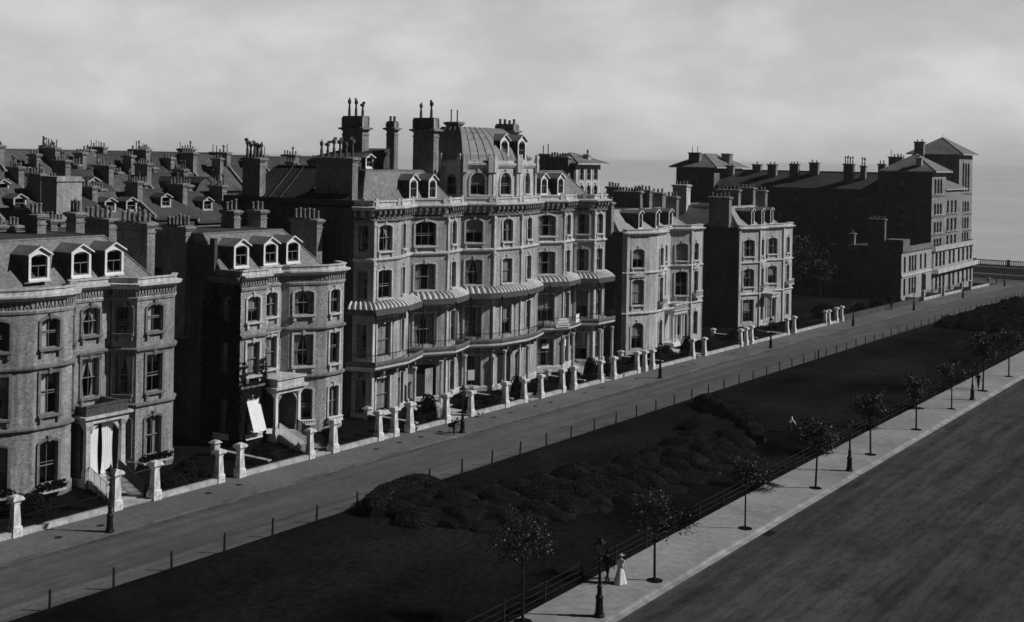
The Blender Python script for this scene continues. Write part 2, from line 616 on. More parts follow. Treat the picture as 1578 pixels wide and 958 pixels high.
def chimney(T, x0, x1, y0, y1, z0, z1, pots=5, pot='tall', mat='chim', crown=0., ps=1.):
    """stack long in x; z1 = top of the corbelled head"""
    m = MB()
    hc = .9
    m.box(x0, y0, z0, x1, y1, z1 - hc)
    m.box(x0 - .06, y0 - .06, z1 - hc, x1 + .06, y1 + .06, z1 - hc + .14)
    m.box(x0 + .02, y0 + .02, z1 - hc + .14, x1 - .02, y1 - .02, z1 - .42)
    m.box(x0 - .1, y0 - .1, z1 - .42, x1 + .1, y1 + .1, z1 - .28)
    k_ = .32 if crown else .2
    m.box(x0 - k_, y0 - k_, z1 - .28, x1 + k_, y1 + k_, z1 - .1)
    m.taper((x0 + x1) / 2, (y0 + y1) / 2, z1 - .1, z1, (x1 - x0) / 2 + k_, (y1 - y0) / 2 + k_, (x1 - x0) / 2 - .05, (y1 - y0) / 2 - .05)
    zt = z1
    if crown:   # panelled brick flue crown
        m.box(x0 + .08, y0 + .06, z1, x1 - .08, y1 - .06, z1 + crown - .15)
        m.box(x0 + .02, y0, z1 + crown - .15, x1 - .02, y1, z1 + crown)
        nb = max(2, int((x1 - x0) / .6))
        for i in range(nb + 1):
            c = x0 + .1 + (x1 - x0 - .2) * i / nb
            m.box(c - .09, y0 - .02, z1 + .003, c + .09, y1 + .02, z1 + crown - .155)
        zt = z1 + crown
    if crown:
        m.k = 1
        for xx in (x0 + .02, x1 - .02):
            for yy in (y0 + .02, y1 - .02): m.box(xx - .09, yy - .09, z1 + .004, xx + .09, yy + .09, z1 + crown - .16)
        m.k = 0
    c = T.part('chimney', m, [mat, 'stone'])
    for i in range(pots):
        xx = x0 + (x1 - x0) * (i + .5) / pots
        k = pot
        if pot == 'mix': k = RND.choice(['tall', 'short', 'short', 'rod', 'tall', 'cowl'])
        o = T.inst('chimney_pot', pot_mesh(k), (xx, (y0 + y1) / 2 + RND.uniform(-.03, .03), zt), RND.uniform(0, 6), c)
        o.scale = (ps * .5 + .5, ps * .5 + .5, ps * RND.uniform(.8, 1.2))
    return c


DC = {}


def dormer(T, x, y, z, w=1.75, h=1.75, gable=.55, depth=2.6, rise=.22, face='white', roof='slate'):
    """front faces +x; x,y,z = middle of the front's foot"""
    key = (round(w, 2), round(h, 2), round(depth, 1), face, roof)
    if key not in DC:
        a = MB()
        hw, ow, oh = w / 2, w * .385, h * 1.0
        sill_z = .12
        # front with an opening
        oh = min(oh, h - .01)
        ap = arc_pts(2 * ow, oh, rise)
        pts = [(0, hw, 0), (0, hw, h)]
        a.k = 0
        a.poly((0, -hw, 0), (0, -ow, 0), (0, -ow, h), (0, -hw, h))
        a.poly((0, ow, 0), (0, hw, 0), (0, hw, h), (0, ow, h))
        a.poly((0, -ow, 0), (0, ow, 0), (0, ow, sill_z), (0, -ow, sill_z))
        a.poly(*([(0, -ow, h), (0, -ow, oh - rise)] + [(0, q, zz) for q, zz in ap[1:-1]] + [(0, ow, oh - rise), (0, ow, h)]))
        a.poly((0, -hw, h), (0, hw, h), (0, 0, h + gable))
        for s in (-1, 1):
            a.poly((0, s * ow, sill_z), (0, s * ow, oh - rise), (-.14, s * ow, oh - rise), (-.14, s * ow, sill_z))
        for (q0, z0), (q1, z1) in zip(ap, ap[1:]):
            a.poly((0, q0, z0), (-.14, q0, z0), (-.14, q1, z1), (0, q1, z1))
        a.box(-.12, -hw - .02, -.14, .1, hw + .02, -.002)
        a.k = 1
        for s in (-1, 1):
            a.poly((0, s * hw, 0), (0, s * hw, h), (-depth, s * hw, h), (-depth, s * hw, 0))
        r = MB()
        e = .16
        for s in (-1, 1):
            r.add([(.16, 0, h + gable + .07), (.16, s * (hw + e), h - .02), (-depth, s * (hw + e), h - .02), (-depth, 0, h + gable + .07),
                   (.16, 0, h + gable + .006), (.16, s * (hw + e), h - .1), (-depth, s * (hw + e), h - .1), (-depth, 0, h + gable + .006)],
                  [(0, 1, 2, 3), (4, 7, 6, 5), (0, 4, 5, 1), (1, 5, 6, 2), (2, 6, 7, 3)])
        v = MB()
        for s in (-1, 1):
            r.k = 1
            r.add([(.2, 0, h + gable + .09), (.2, s * (hw + e), h), (.162, s * (hw + e), h), (.162, 0, h + gable + .09),
                   (.2, 0, h + gable - .03), (.2, s * (hw + e), h - .11), (.162, s * (hw + e), h - .11), (.162, 0, h + gable - .03)],
                  [(0, 3, 2, 1), (0, 1, 5, 4), (1, 2, 6, 5), (4, 5, 6, 7), (3, 7, 6, 2)])
        f = MB()
        f.box(-.16, -ow, sill_z, -.1, -ow + .07, oh)
        f.box(-.16, ow - .07, sill_z, -.1, ow, oh)
        f.box(-.16, -ow + .07, sill_z, -.1, ow - .07, sill_z + .08)
        f.box(-.16, -ow + .07, oh * .55 - .03, -.1, ow - .07, oh * .55 + .03)
        f.box(-.16, -ow + .07, oh - rise * .35 - .05, -.1, ow - .07, oh)
        f.box(-.15, -.02, sill_z + .08, -.11, .02, oh * .55 - .03)
        f.k = 1
        f.add([(-.2, -ow, sill_z), (-.2, ow, sill_z), (-.2, ow, h), (-.2, -ow, h), (-1, -ow, sill_z), (-1, ow, sill_z), (-1, ow, h), (-1, -ow, h)],
              [(4, 5, 6, 7), (0, 4, 7, 3), (1, 2, 6, 5), (0, 1, 5, 4)])
        g = MB()
        g.poly((-.13, -ow + .07, sill_z + .08), (-.13, ow - .07, sill_z + .08), (-.13, ow - .07, oh), (-.13, -ow + .07, oh))
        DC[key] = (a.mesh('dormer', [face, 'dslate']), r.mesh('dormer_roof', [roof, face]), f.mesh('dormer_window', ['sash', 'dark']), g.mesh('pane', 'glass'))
    a, r, f, g = DC[key]
    d = T.inst('dormer', a, (x, y, z))
    for nm, me in (('dormer_roof', r), ('window', f), ('pane', g)):
        c = bpy.data.objects.new(nm, me)
        col.objects.link(c)
        c.parent = d
    return d


def frustum(T, name, bot, zb, top, zt, mat='slate', mid=None, rolls=0.):
    """mansard slope between two quads, with a flat deck on top"""
    m = MB()
    rings = [[(p[0], p[1], zb) for p in bot]]
    if mid:
        for t, q in mid:
            rings.append([(b[0] + (a[0] - b[0]) * q, b[1] + (a[1] - b[1]) * q, zb + (zt - zb) * t) for b, a in zip(bot, top)])
    rings.append([(p[0], p[1], zt) for p in top])
    n = len(bot)
    for r0, r1 in zip(rings, rings[1:]):
        for i in range(n):
            j = (i + 1) % n
            m.poly(r0[i], r0[j], r1[j], r1[i])
    m.k = 1
    m.poly(*rings[-1])
    if rolls:   # lead rolls running up the slope
        m.k = 0
        for i in range(n):
            j = (i + 1) % n
            L = math.dist(bot[i], bot[j])
            c = max(1, int(L / rolls))
            for s in range(c + 1):
                t = s / c
                for r0, r1 in zip(rings, rings[1:]):
                    a = [r0[i][q] + (r0[j][q] - r0[i][q]) * t for q in range(3)]
                    b = [r1[i][q] + (r1[j][q] - r1[i][q]) * t for q in range(3)]
                    m.tube(a, b, .06, .06, 5)
    else:
        m.k = 0
        for i in range(n):
            m.tube(rings[0][i], rings[-1][i], .09, .09, 6)
            m.tube(rings[-1][i], rings[-1][(i + 1) % n], .09, .09, 6)
    return T.part(name, m, [mat, 'deck'])


def hip_roof(T, x0, x1, y0, y1, z, h, ov=.5, mat='slate', name='roof'):
    m = MB()
    a, b, c, d = x0 - ov, x1 + ov, y0 - ov, y1 + ov
    if (b - a) > (d - c):
        k = (d - c) / 2
        r0, r1 = (a + k, (c + d) / 2, z + h), (b - k, (c + d) / 2, z + h)
        m.poly((a, c, z), (b, c, z), r1, r0); m.poly((b, c, z), (b, d, z), r1)
        m.poly((b, d, z), (a, d, z), r0, r1); m.poly((a, d, z), (a, c, z), r0)
        for e in ((a, c), (a, d)): m.tube((e[0], e[1], z), r0, .1)
        for e in ((b, c), (b, d)): m.tube((e[0], e[1], z), r1, .1)
    else:
        k = (b - a) / 2
        r0, r1 = ((a + b) / 2, c + k, z + h), ((a + b) / 2, d - k, z + h)
        m.poly((a, c, z), (b, c, z), r0); m.poly((b, c, z), (b, d, z), r1, r0)
        m.poly((b, d, z), (a, d, z), r1); m.poly((a, d, z), (a, c, z), r0, r1)
        for e in ((a, c), (b, c)): m.tube((e[0], e[1], z), r0, .1)
        for e in ((a, d), (b, d)): m.tube((e[0], e[1], z), r1, .1)
    m.tube(r0, r1, .12)
    m.k = 1
    m.box(a, c, z - .22, b, d, z - .003)
    return T.part(name, m, [mat, 'stone'])


def steps(T, y0, y1, x_top, z_top, x_bot, z_bot, n, skew=0., name='steps'):
    """flight running out to the pavement; the foot may lie further along y than the head"""
    m = MB()
    for i in range(n):
        xa = x_top + (x_bot - x_top) * i / n
        xb = x_top + (x_bot - x_top) * (i + 1) / n
        s = -skew * (1 - (i + .5) / n)
        z = z_top + (z_bot - z_top) * i / n
        m.box(xa, y0 - s, z_bot - .6, xb - .002, y1 - s, z)
        m.box(xa, y0 - .03 - s, z - .05, xb + .05, y1 + .03 - s, z + .003)
    return T.part(name, m, 'coping')


def handrail(T, pts, h=.95, step=.16, name='handrail', mat='white'):
    m = MB()
    for a, b in zip(pts, pts[1:]):
        L = math.dist(a, b)
        k = max(1, int(L / step))
        for i in range(k + 1):
            t = i / k
            q = [a[j] + (b[j] - a[j]) * t for j in range(3)]
            m.tube((q[0], q[1], q[2]), (q[0], q[1], q[2] + h), .028 if i % 8 else .045, None, 4)
        m.tube((a[0], a[1], a[2] + h), (b[0], b[1], b[2] + h), .035, None, 5)
        m.tube((a[0], a[1], a[2] + .12), (b[0], b[1], b[2] + .12), .02, None, 4)
    return T.part(name, m, mat)


def closed_box_back(T, x0, x1, y0, y1, z0, z1, mat='shadebrick', roof_z=None):
    """rear and far side of a house, plus its flat roof deck"""
    m = MB()
    m.poly((x1, y1, z0), (x0, y1, z0), (x0, y1, z1), (x1, y1, z1))
    m.poly((x0, y1, z0), (x0, y0, z0), (x0, y0, z1), (x0, y1, z1))
    T.part('rear_wall', m, mat)


def deck(T, pts, z):
    m = MB()
    m.poly(*[(p[0], p[1], z) for p in pts])
    T.part('roof_deck', m, 'deck')


def cornice_set(T, path, zt, drop=1.75, mat='stone', dmat='brick', out=.55, dent=True, step=.27):
    m = MB()
    z = zt - .9
    sweep(m, path, [(0.004, z), (.18, z), (.22, z + .12), (out * .75, z + .22), (out, z + .3), (out, z + .42), (.1, z + .5), (.1, zt - .12), (.2, zt - .1), (.2, zt), (-.25, zt), (-.25, z)])
    T.part('cornice', m, mat)
    if dent:
        b = MB()
        blocks(b, path, (.004), .1, zt - drop + .5, zt - .92, step, step * .5)
        blocks(b, offset(path, 0), .004, .09, zt - drop + .31, zt - drop + .48, step * .8, step * .4)
        sweep(b, path, [(0.004, zt - drop), (.1, zt - drop), (.14, zt - drop + .18), (.06, zt - drop + .3), (0.004, zt - drop + .3)])
        T.part('corbel_table', b, dmat)


def strings(T, path, zs, mat='dstone'):
    for z in zs:
        m = MB()
        sweep(m, path, [(0.004, z - .2), (.08, z - .18), (.24, z - .03), (.24, z + .1), (.06, z + .2), (0.004, z + .2)])
        T.part('string_course', m, mat)


def downpipe(T, x, y, z0, z1):
    m = MB()
    m.tube((x, y, z0), (x, y, z1), .06, None, 6)
    m.box(x - .14, y - .14, z1 - .05, x + .14, y + .14, z1 + .25)
    T.part('downpipe', m, 'iron')




def pieces(T, path, name, mat, step, w, o0, o1, z0, z1, parent=None):
    """separate brackets along a wall, each an object of its own"""
    for (p, d, n, L) in segs(path):
        k = max(1, int(L / step))
        for j in range(k):
            c = (j + .5) * L / k
            m = MB()
            m.obox(p, d, n, c - w / 2, c + w / 2, o0, o1, (z0 + z1) / 2, z1)
            m.obox(p, d, n, c - w / 2 + .02, c + w / 2 - .02, o0, o0 + (o1 - o0) * .6, z0, (z0 + z1) / 2 - .002)
            T.part(name, m, mat, parent)


# ================================================================== BUILDINGS
# ---- first villa, nearest the camera -----------------------------------------
def villa_one():
    y0 = 40.
    T = Thing('villa', (-77, 57, gz(57)), 'pale brick villa with bowed front, three white dormers and white drapes in its porch', 'villa', 'houses along the avenue')
    P = [(-77.9, y0), (-77.9, 47.8), (-76.75, 49.0), (-75.4, 51.5), (-75.02, 52.5), (-74.95, 54.9), (-75.4, 55.9), (-77.2, 57.3), (-77.9, 57.6), (-77.9, 60.95), (-76, 62.1), (-76, 65.6), (-77.2, 66.8)]
    F3, F2, F1 = (10.15, 12.25, .22), (5.5, 8.4, .0), (.6, 3.65, .18)
    ops = []
    for s, u, w in ((2, 1.42, 1.75), (4, 1.25, 1.45), (6, 1.1, 1.15), (8, 1.75, 1.5), (9, 1.2, 1.2), (10, 1.7, 1.5)):
        for k, (a, b, r) in enumerate((F3, F2, F1)):
            if s == 8 and k == 2: continue
            if s == 6 and k == 2: continue
            cur = 'r'
            if s == 4: cur = ('left', 'left', 'none')[k]
            if s == 10: cur = ('left', 'none', 'drapes')[k]
            if s == 9 or s == 2: cur = 'tied' if k else 'none'
            ops.append(Op(s, u, w, a, b, r, cur, sill=k < 2, hood=(s == 8 and k == 1)))
    ops.append(Op(8, 1.7, 1.7, .25, 3.4, .3, 'none', 'door'))
    facade(T, P, -.9, 13.6, ops, 'brick', 'dstone')
    m = MB()
    wall_mesh(m, [(-77.2, 66.8), (-92, 66.8), (-92, y0), (-77.9, y0)], -.9, 13.6, [])
    T.part('side_wall', m, 'shadebrick')
    cornice_set(T, P, 14.42)
    strings(T, P, (8.85, 4.62))
    m = MB(); sweep(m, P, [(0.004, -.9), (.12, -.9), (.12, .3), (.06, .4), (0.004, .4)]); T.part('plinth', m, 'dstone')
    deck(T, [(-77.9, y0), (-75.6, 51.5), (-75.4, 55.5), (-77.8, 57.6), (-77.8, 61), (-76.2, 62.2), (-76.2, 65.6), (-77.2, 66.6), (-92, 66.6), (-92, y0)], 13.95)
    frustum(T, 'mansard_roof', [(-78.35, y0), (-78.35, 65.6), (-91, 65.6), (-91, y0)], 14.0, [(-80.9, y0), (-80.9, 62.7), (-89, 62.7), (-89, y0)], 17.35)
    for y in (55.05, 58.65, 61.65): dormer(T, -78.2, y, 14.62, 1.75, 1.85, .52)
    chimney(T, -83.8, -80, 66.25, 67.05, 13.9, 18.35, 6)
    chimney(T, -87.6, -86, 60.3, 61.1, 16.5, 18.95, 3, 'tall')
    chimney(T, -87.3, -86, 63.9, 64.75, 16.5, 19.0, 3, 'tall')
    chimney(T, -89.8, -86, 67.2, 68.0, 13.9, 18.4, 6, 'tall')
    # porch with white drapes
    px, pa, pb = -75.0, 56.75, 60.35
    m = MB()
    m.box(-77.88, pa, -.6, px + .2, pb, .22)
    for y in (pa + .25, pb - .25):
        m.box(px - .28, y - .25, .223, px + .22, y + .25, .75)
        m.taper(px - .03, y, .75, 3.75, .2, .2, .17, .17)
        m.taper(px - .03, y, 3.753, 4.1, .18, .18, .32, .32)
        m.box(px - .36, y - .3, 4.1, px + .3, y + .3, 4.22)
    T.part('porch_column', m, 'stone')
    m = MB()
    m.box(-77.88, pa - .1, 4.223, px + .3, pb + .1, 4.62)
    m.box(-77.86, pa - .32, 4.623, px + .55, pb + .32, 4.8)
    T.part('porch_entablature', m, 'stone')
    m = MB()
    m.box(-77.88, pa - .05, 4.803, px + .25, pa + .2, 5.45)
    m.box(-77.88, pb - .2, 4.803, px + .25, pb + .05, 5.45)
    m.box(px, pa + .203, 4.803, px + .25, pb - .203, 5.45)
    m.box(px - .05, pa - .1, 5.453, px + .32, pb + .1, 5.56)
    T.part('porch_parapet', m, 'shadebrick')
    m = MB()
    m.box(-77.88, pa + .02, .223, px - .5, pa + .22, 4.22)
    T.part('porch_side_or_shade_wall', m, 'shadebrick')
    for a, b, w in ((pa + .45, pa + 1.5, .16), (pa + 1.7, pb - .75, .2)):
        m = MB()
        vs = []; n = 16; nz = 12
        for k in range(nz + 1):
            t = k / nz
            wd = 1 - w * math.sin(t * math.pi) ** 1.0
            for j in range(n + 1):
                q = (j / n - .5) * wd + .5
                vs.append((px - .34 + .05 * math.sin(j * 2.1 + a), a + (b - a) * q, .26 + 3.8 * t))
        m.add(vs, [(k * (n + 1) + j, k * (n + 1) + j + 1, (k + 1) * (n + 1) + j + 1, (k + 1) * (n + 1) + j) for k in range(nz) for j in range(n)])
        T.part('porch_drape', m, 'cloth', smooth=True)
    m = MB()
    ap = arc_pts(2.4, 4.2, .75, 12)
    for (u0, h0), (u1, h1) in zip(ap, ap[1:]):
        yc = (pa + pb) / 2
        m.poly((px + .05, yc + u0, h0), (px + .05, yc + u1, h1), (px + .05, yc + u1, 4.22), (px + .05, yc + u0, 4.22))
        m.poly((px + .05, yc + u0, h0), (px - .2, yc + u0, h0), (px - .2, yc + u1, h1), (px + .05, yc + u1, h1))
    T.part('porch_arch', m, 'stone')
    zb = gz(56.3)
    steps(T, 55.0, 57.65, px + .2, .2, -68.6, zb + .02, 6, 2.1)
    handrail(T, [(px + .2, 57.1, .2), (-69.2, 55.1, zb + .1)])
    handrail(T, [(px + .2, 59.7, .2), (-69.2, 57.6, zb + .1)], mat='iron')
    m = MB(); m.box(-77.88, pb - .2, .223, px - .3, pb - .02, 4.22); T.part('porch_side_or_shade_wall', m, 'shadebrick')  # added side wall: keeps the sun off the porch interior
    # stone ledges with boxes of dark plants under the bow and bay windows
    for s, u0, u1 in ((2, .3, 2.6), (4, .2, 2.3), (10, .3, 3.1)):
        p, d, n, L = segs(P)[s]
        m = MB(); m.obox(p, d, n, u0, u1, .13, .75, .12, .26)
        T.part('window_ledge', m, 'coping')
        m = MB()
        leaf_heap(m, [(p[0] + d[0] * (u0 + (u1 - u0) * t) + n[0] * .45, p[1] + d[1] * (u0 + (u1 - u0) * t) + n[1] * .45, .5) for t in (.1, .3, .5, .7, .9)], .42, 60)
        T.part('window_plants', m, 'leafd')
    downpipe(T, -77.75, 61.05, 0, 13.2)


def leaf_heap(mb, cs, r, n, size=.09):
    for c in cs:
        for _ in range(n):
            v = Vector((RND.gauss(0, 1), RND.gauss(0, 1), RND.gauss(0, 1))).normalized() * r * RND.random() ** .4
            p = Vector(c) + Vector((v.x, v.y, v.z * .75))
            a = Vector((RND.gauss(0, 1), RND.gauss(0, 1), RND.gauss(0, 1))).normalized()
            b = a.orthogonal().normalized() * size * RND.uniform(.7, 1.4)
            a = a * size * RND.uniform(.8, 1.7)
            mb.add([p - a, p + b, p + a, p - b], [(0, 1, 2, 3)])


def leaf_patch(mb, p, d, n, l0, l1, z0, z1, cnt, size=.13, hole=None, ragged=.5):
    """climbing leaves lying on a wall"""
    k = 0
    while k < cnt:
        l, z = RND.uniform(l0, l1), RND.uniform(z0, z1)
        k += 1
        if hole and any(h[0] < l < h[1] and h[2] < z < h[3] for h in hole): continue
        if z > z1 - ragged * (1.3 + math.sin(l * 2.3) + math.sin(l * 5.1 + 1)) and RND.random() < .8: continue
        o = RND.uniform(.02, .22)
        c = Vector((p[0] + d[0] * l + n[0] * o, p[1] + d[1] * l + n[1] * o, z))
        a = Vector((d[0], d[1], RND.uniform(-.8, .8))).normalized() * size * RND.uniform(.6, 1.3)
        b = Vector((n[0] * RND.uniform(.1, .8), n[1] * RND.uniform(.1, .8), -1)).normalized() * size * RND.uniform(.6, 1.3)
        mb.add([c - a, c - b, c + a, c + b], [(0, 1, 2, 3)])


# ---- second villa ---------------------------------------------------------------
def villa_two():
    T = Thing('villa', (-77, 79, gz(79)), 'brick villa with dark ivy on its left bay and a tilted white blind', 'villa', 'houses along the avenue')
    P = [(-76, 72.8), (-76, 75.75), (-77.3, 76.5), (-77.3, 78.9), (-76.75, 79.3), (-75.3, 81.6), (-75.0, 82.3), (-75.0, 84.3), (-75.5, 85.1), (-77.3, 86.0)]
    F3, F2, F1 = (9.85, 12.0, .22), (5.3, 8.1, .0), (.45, 3.3, .15)
    ops = []
    for s, u, w in ((0, 1.45, 1.45), (2, 1.15, 1.35), (4, 1.35, 1.75), (6, 1.0, 1.25), (8, 1.0, .9)):
        for k, (a, b, r) in enumerate((F3, F2, F1)):
            if s == 2 and k == 2: continue
            cur = 'r'
            if s == 0: cur = ('half', 'full', 'none')[k]
            if s == 4: cur = 'tied' if k < 2 else 'none'
            if s == 6: cur = 'left' if k < 2 else 'drapes'
            ops.append(Op(s, u, w, a, b, r, cur, sill=k < 2 and s != 8, sur=s != 8, hood=(s == 2 and k == 1)))
    ops.append(Op(2, 1.15, 1.5, .1, 3.2, .3, 'none', 'door'))
    facade(T, P, -1, 13.45, ops, 'brickb', 'stone')
    SP = [(-92, 72.8), (-76, 72.8)]
    so = [Op(0, 14.2, 1.15, a, b, 0, 'tied', sill=False, sur=False) for a, b, r in (F3, F2, F1)]
    facade(T, SP, -1, 13.45, so, 'shadebrick', 'dstone', 'side_wall')
    closed_box_back(T, -92, -77.3, 72.8, 86.0, -1, 13.45)
    cornice_set(T, SP[:1] + [(-79.9, 72.8)] + P[:1] if False else P, 14.25)
    m = MB(); sweep(m, [(-80, 72.8), (-76, 72.8)], [(0.004, 13.1), (.3, 13.4), (.35, 13.6), (.1, 13.7), (.1, 14.2), (-.2, 14.2), (-.2, 13.1)]); T.part('side_cornice', m, 'dstone')
    strings(T, P, (8.6, 4.35))
    deck(T, [(-76.2, 73), (-76.2, 75.7), (-77.4, 76.6), (-77.4, 79), (-75.3, 82), (-75.2, 84.2), (-77.4, 85.9), (-92, 85.9), (-92, 73)], 13.75)
    frustum(T, 'mansard_roof', [(-78.3, 72.9), (-78.3, 85.2), (-91, 85.2), (-91, 72.9)], 13.8, [(-80.8, 72.9), (-80.8, 82.4), (-89, 82.4), (-89, 72.9)], 17.1)
    m = MB(); m.box(-79.6, 72.55, 13.5, -79.0, 72.88, 16.8); m.box(-82.5, 72.55, 13.5, -79.6, 72.88, 16.2); T.part('party_wall', m, 'shadebrick')
    for y in (74.85, 78.35, 81.15): dormer(T, -78.15, y, 14.3, 1.75, 1.85, .52)
    chimney(T, -85.1, -82.2, 72.2, 73.0, 8, 17.75, 6)
    m = MB(); m.box(-92, 70.6, -1, -86, 72.79, 12.2); T.part('side_wing', m, 'shadebrick')
    chimney(T, -86.7, -85, 80.4, 81.2, 16, 18.8, 3, 'tall')
    chimney(T, -86.8, -85, 83.8, 84.6, 16, 18.75, 3, 'tall')
    chimney(T, -82.8, -79.4, 85.55, 86.3, 8, 18.05, 6)
    # porch
    px, pa, pb = -75.0, 75.95, 79.1
    m = MB()
    m.box(-77.28, pa, -.8, px + .2, pb, .1)
    for y in (pa + .2, pb - .2):
        m.box(px - .25, y - .2, .103, px + .15, y + .2, .55)
        m.taper(px - .05, y, .55, 3.2, .15, .15, .13, .13)
        m.taper(px - .05, y, 3.203, 3.55, .14, .14, .27, .27)
    T.part('porch_column', m, 'white')
    m = MB()
    m.box(-77.28, pa - .1, 3.553, px + .25, pb + .1, 3.95)
    m.box(-77.26, pa - .35, 3.953, px + .55, pb + .45, 4.12)
    m.box(-77.28, pa, 4.123, px + .3, pb + .1, 4.75)
    m.box(-77.26, pa - .12, 4.753, px + .45, pb + .25, 4.85)
    T.part('porch_entablature', m, 'stone')
    m = MB()
    ap = arc_pts(2.3, 3.55, .9, 12)
    yc = (pa + pb) / 2
    for (u0, h0), (u1, h1) in zip(ap, ap[1:]):
        m.poly((px, yc + u0, h0), (px, yc + u1, h1), (px, yc + u1, h1 + .14), (px, yc + u0, h0 + .14))
        m.poly((px, yc + u0, h0), (px - .12, yc + u0, h0), (px - .12, yc + u1, h1), (px, yc + u1, h1))
    T.part('porch_arch', m, 'stone')
    m = MB(); m.lathe((px - .6, yc - .4, 2.9), [(.02, .5), (.13, .35), (.16, .15), (.1, 0)], 10); T.part('porch_lamp', m, 'white')
    zb = gz(75.1)
    steps(T, 74.05, 76.2, px + .2, .1, -68.6, zb + .02, 6, 2.4)
    handrail(T, [(px + .2, 76.4, .1), (-69.2, 74.1, zb + .1)])
    handrail(T, [(px + .2, 78.5, .1), (-69.2, 76.15, zb + .1)], mat='iron')
    m = MB(); m.box(-77.28, pb - .2, .103, px - .3, pb - .02, 3.55); T.part('porch_side_or_shade_wall', m, 'shadebrick')  # wall added on the sunny side to darken the porch inside
    # tilted white sun blind over the ivy bay's ground floor window
    m = MB()
    vs = []
    for k in range(9):
        t = k / 8
        for j in range(9):
            s = j / 8
            vs.append((-75.9 + .95 * t, 73.55 + 1.45 * s, 3.25 - 2.55 * t + .03 * math.sin(j * 1.8) * t))
    m.add(vs, [(k * 9 + j, k * 9 + j + 1, k * 9 + j + 10, k * 9 + j + 9) for k in range(8) for j in range(8)])
    for j in range(6): m.box(-75.98, 73.6 + j * .26, 3.2, -75.86, 73.72 + j * .26, 3.4)
    T.part('sun_blind', m, 'cloth')
    # little white balustrades on the ledges below the ground floor windows
    def guard(p, d, n, l0, l1, z):
        m = MB()
        m.obox(p, d, n, l0, l1, .16, .42, z, z + .07)
        m.obox(p, d, n, l0, l1, .16, .42, z + .37, z + .44)
        k = int((l1 - l0) / .22)
        for i in range(k + 1):
            c = l0 + .06 + (l1 - l0 - .12) * i / k
            m.obox(p, d, n, c - .05, c + .05, .22, .36, z + .07, z + .37)
        T.part('window_guard', m, 'white')
    sg = segs(P)
    guard(*sg[0][:3], .5, 2.4, 0.0)
    guard(*sg[4][:3], .3, 2.5, 0.1)
    guard(*sg[6][:3], .1, 1.95, 0.1)
    ss = segs(SP)[0]
    guard(*ss[:3], 13.3, 15.1, 0.0)
    downpipe(T, -77.15, 76.65, 4.9, 13.1)
    # the climber
    V = Thing('ivy', (-75.9, 74.2, gz(74)), 'dark ivy covering the left bay and side of the second villa', 'ivy')
    mb = MB()
    p, d, n, L = sg[0]
    leaf_patch(mb, p, d, n, 0, L, -.7, 6.6, 3600, .14, [(.7, 2.2, .3, 3.4), (.7, 2.2, 5.2, 8.2)], .8)
    p, d, n, L = sg[2]
    leaf_patch(mb, sg[1][0], sg[1][1], sg[1][2], 0, 1.4, -.7, 8.3, 1500, .14, None, .8)
    p, d, n, L = ss
    leaf_patch(mb, p, d, n, 11.5, 16, -.9, 13, 5200, .15, [(13.6, 14.8, .4, 3.3), (13.6, 14.8, 5.3, 8.1), (13.6, 14.8, 9.8, 12)], 1.2)
    V.part('leaves', mb, 'leafd')


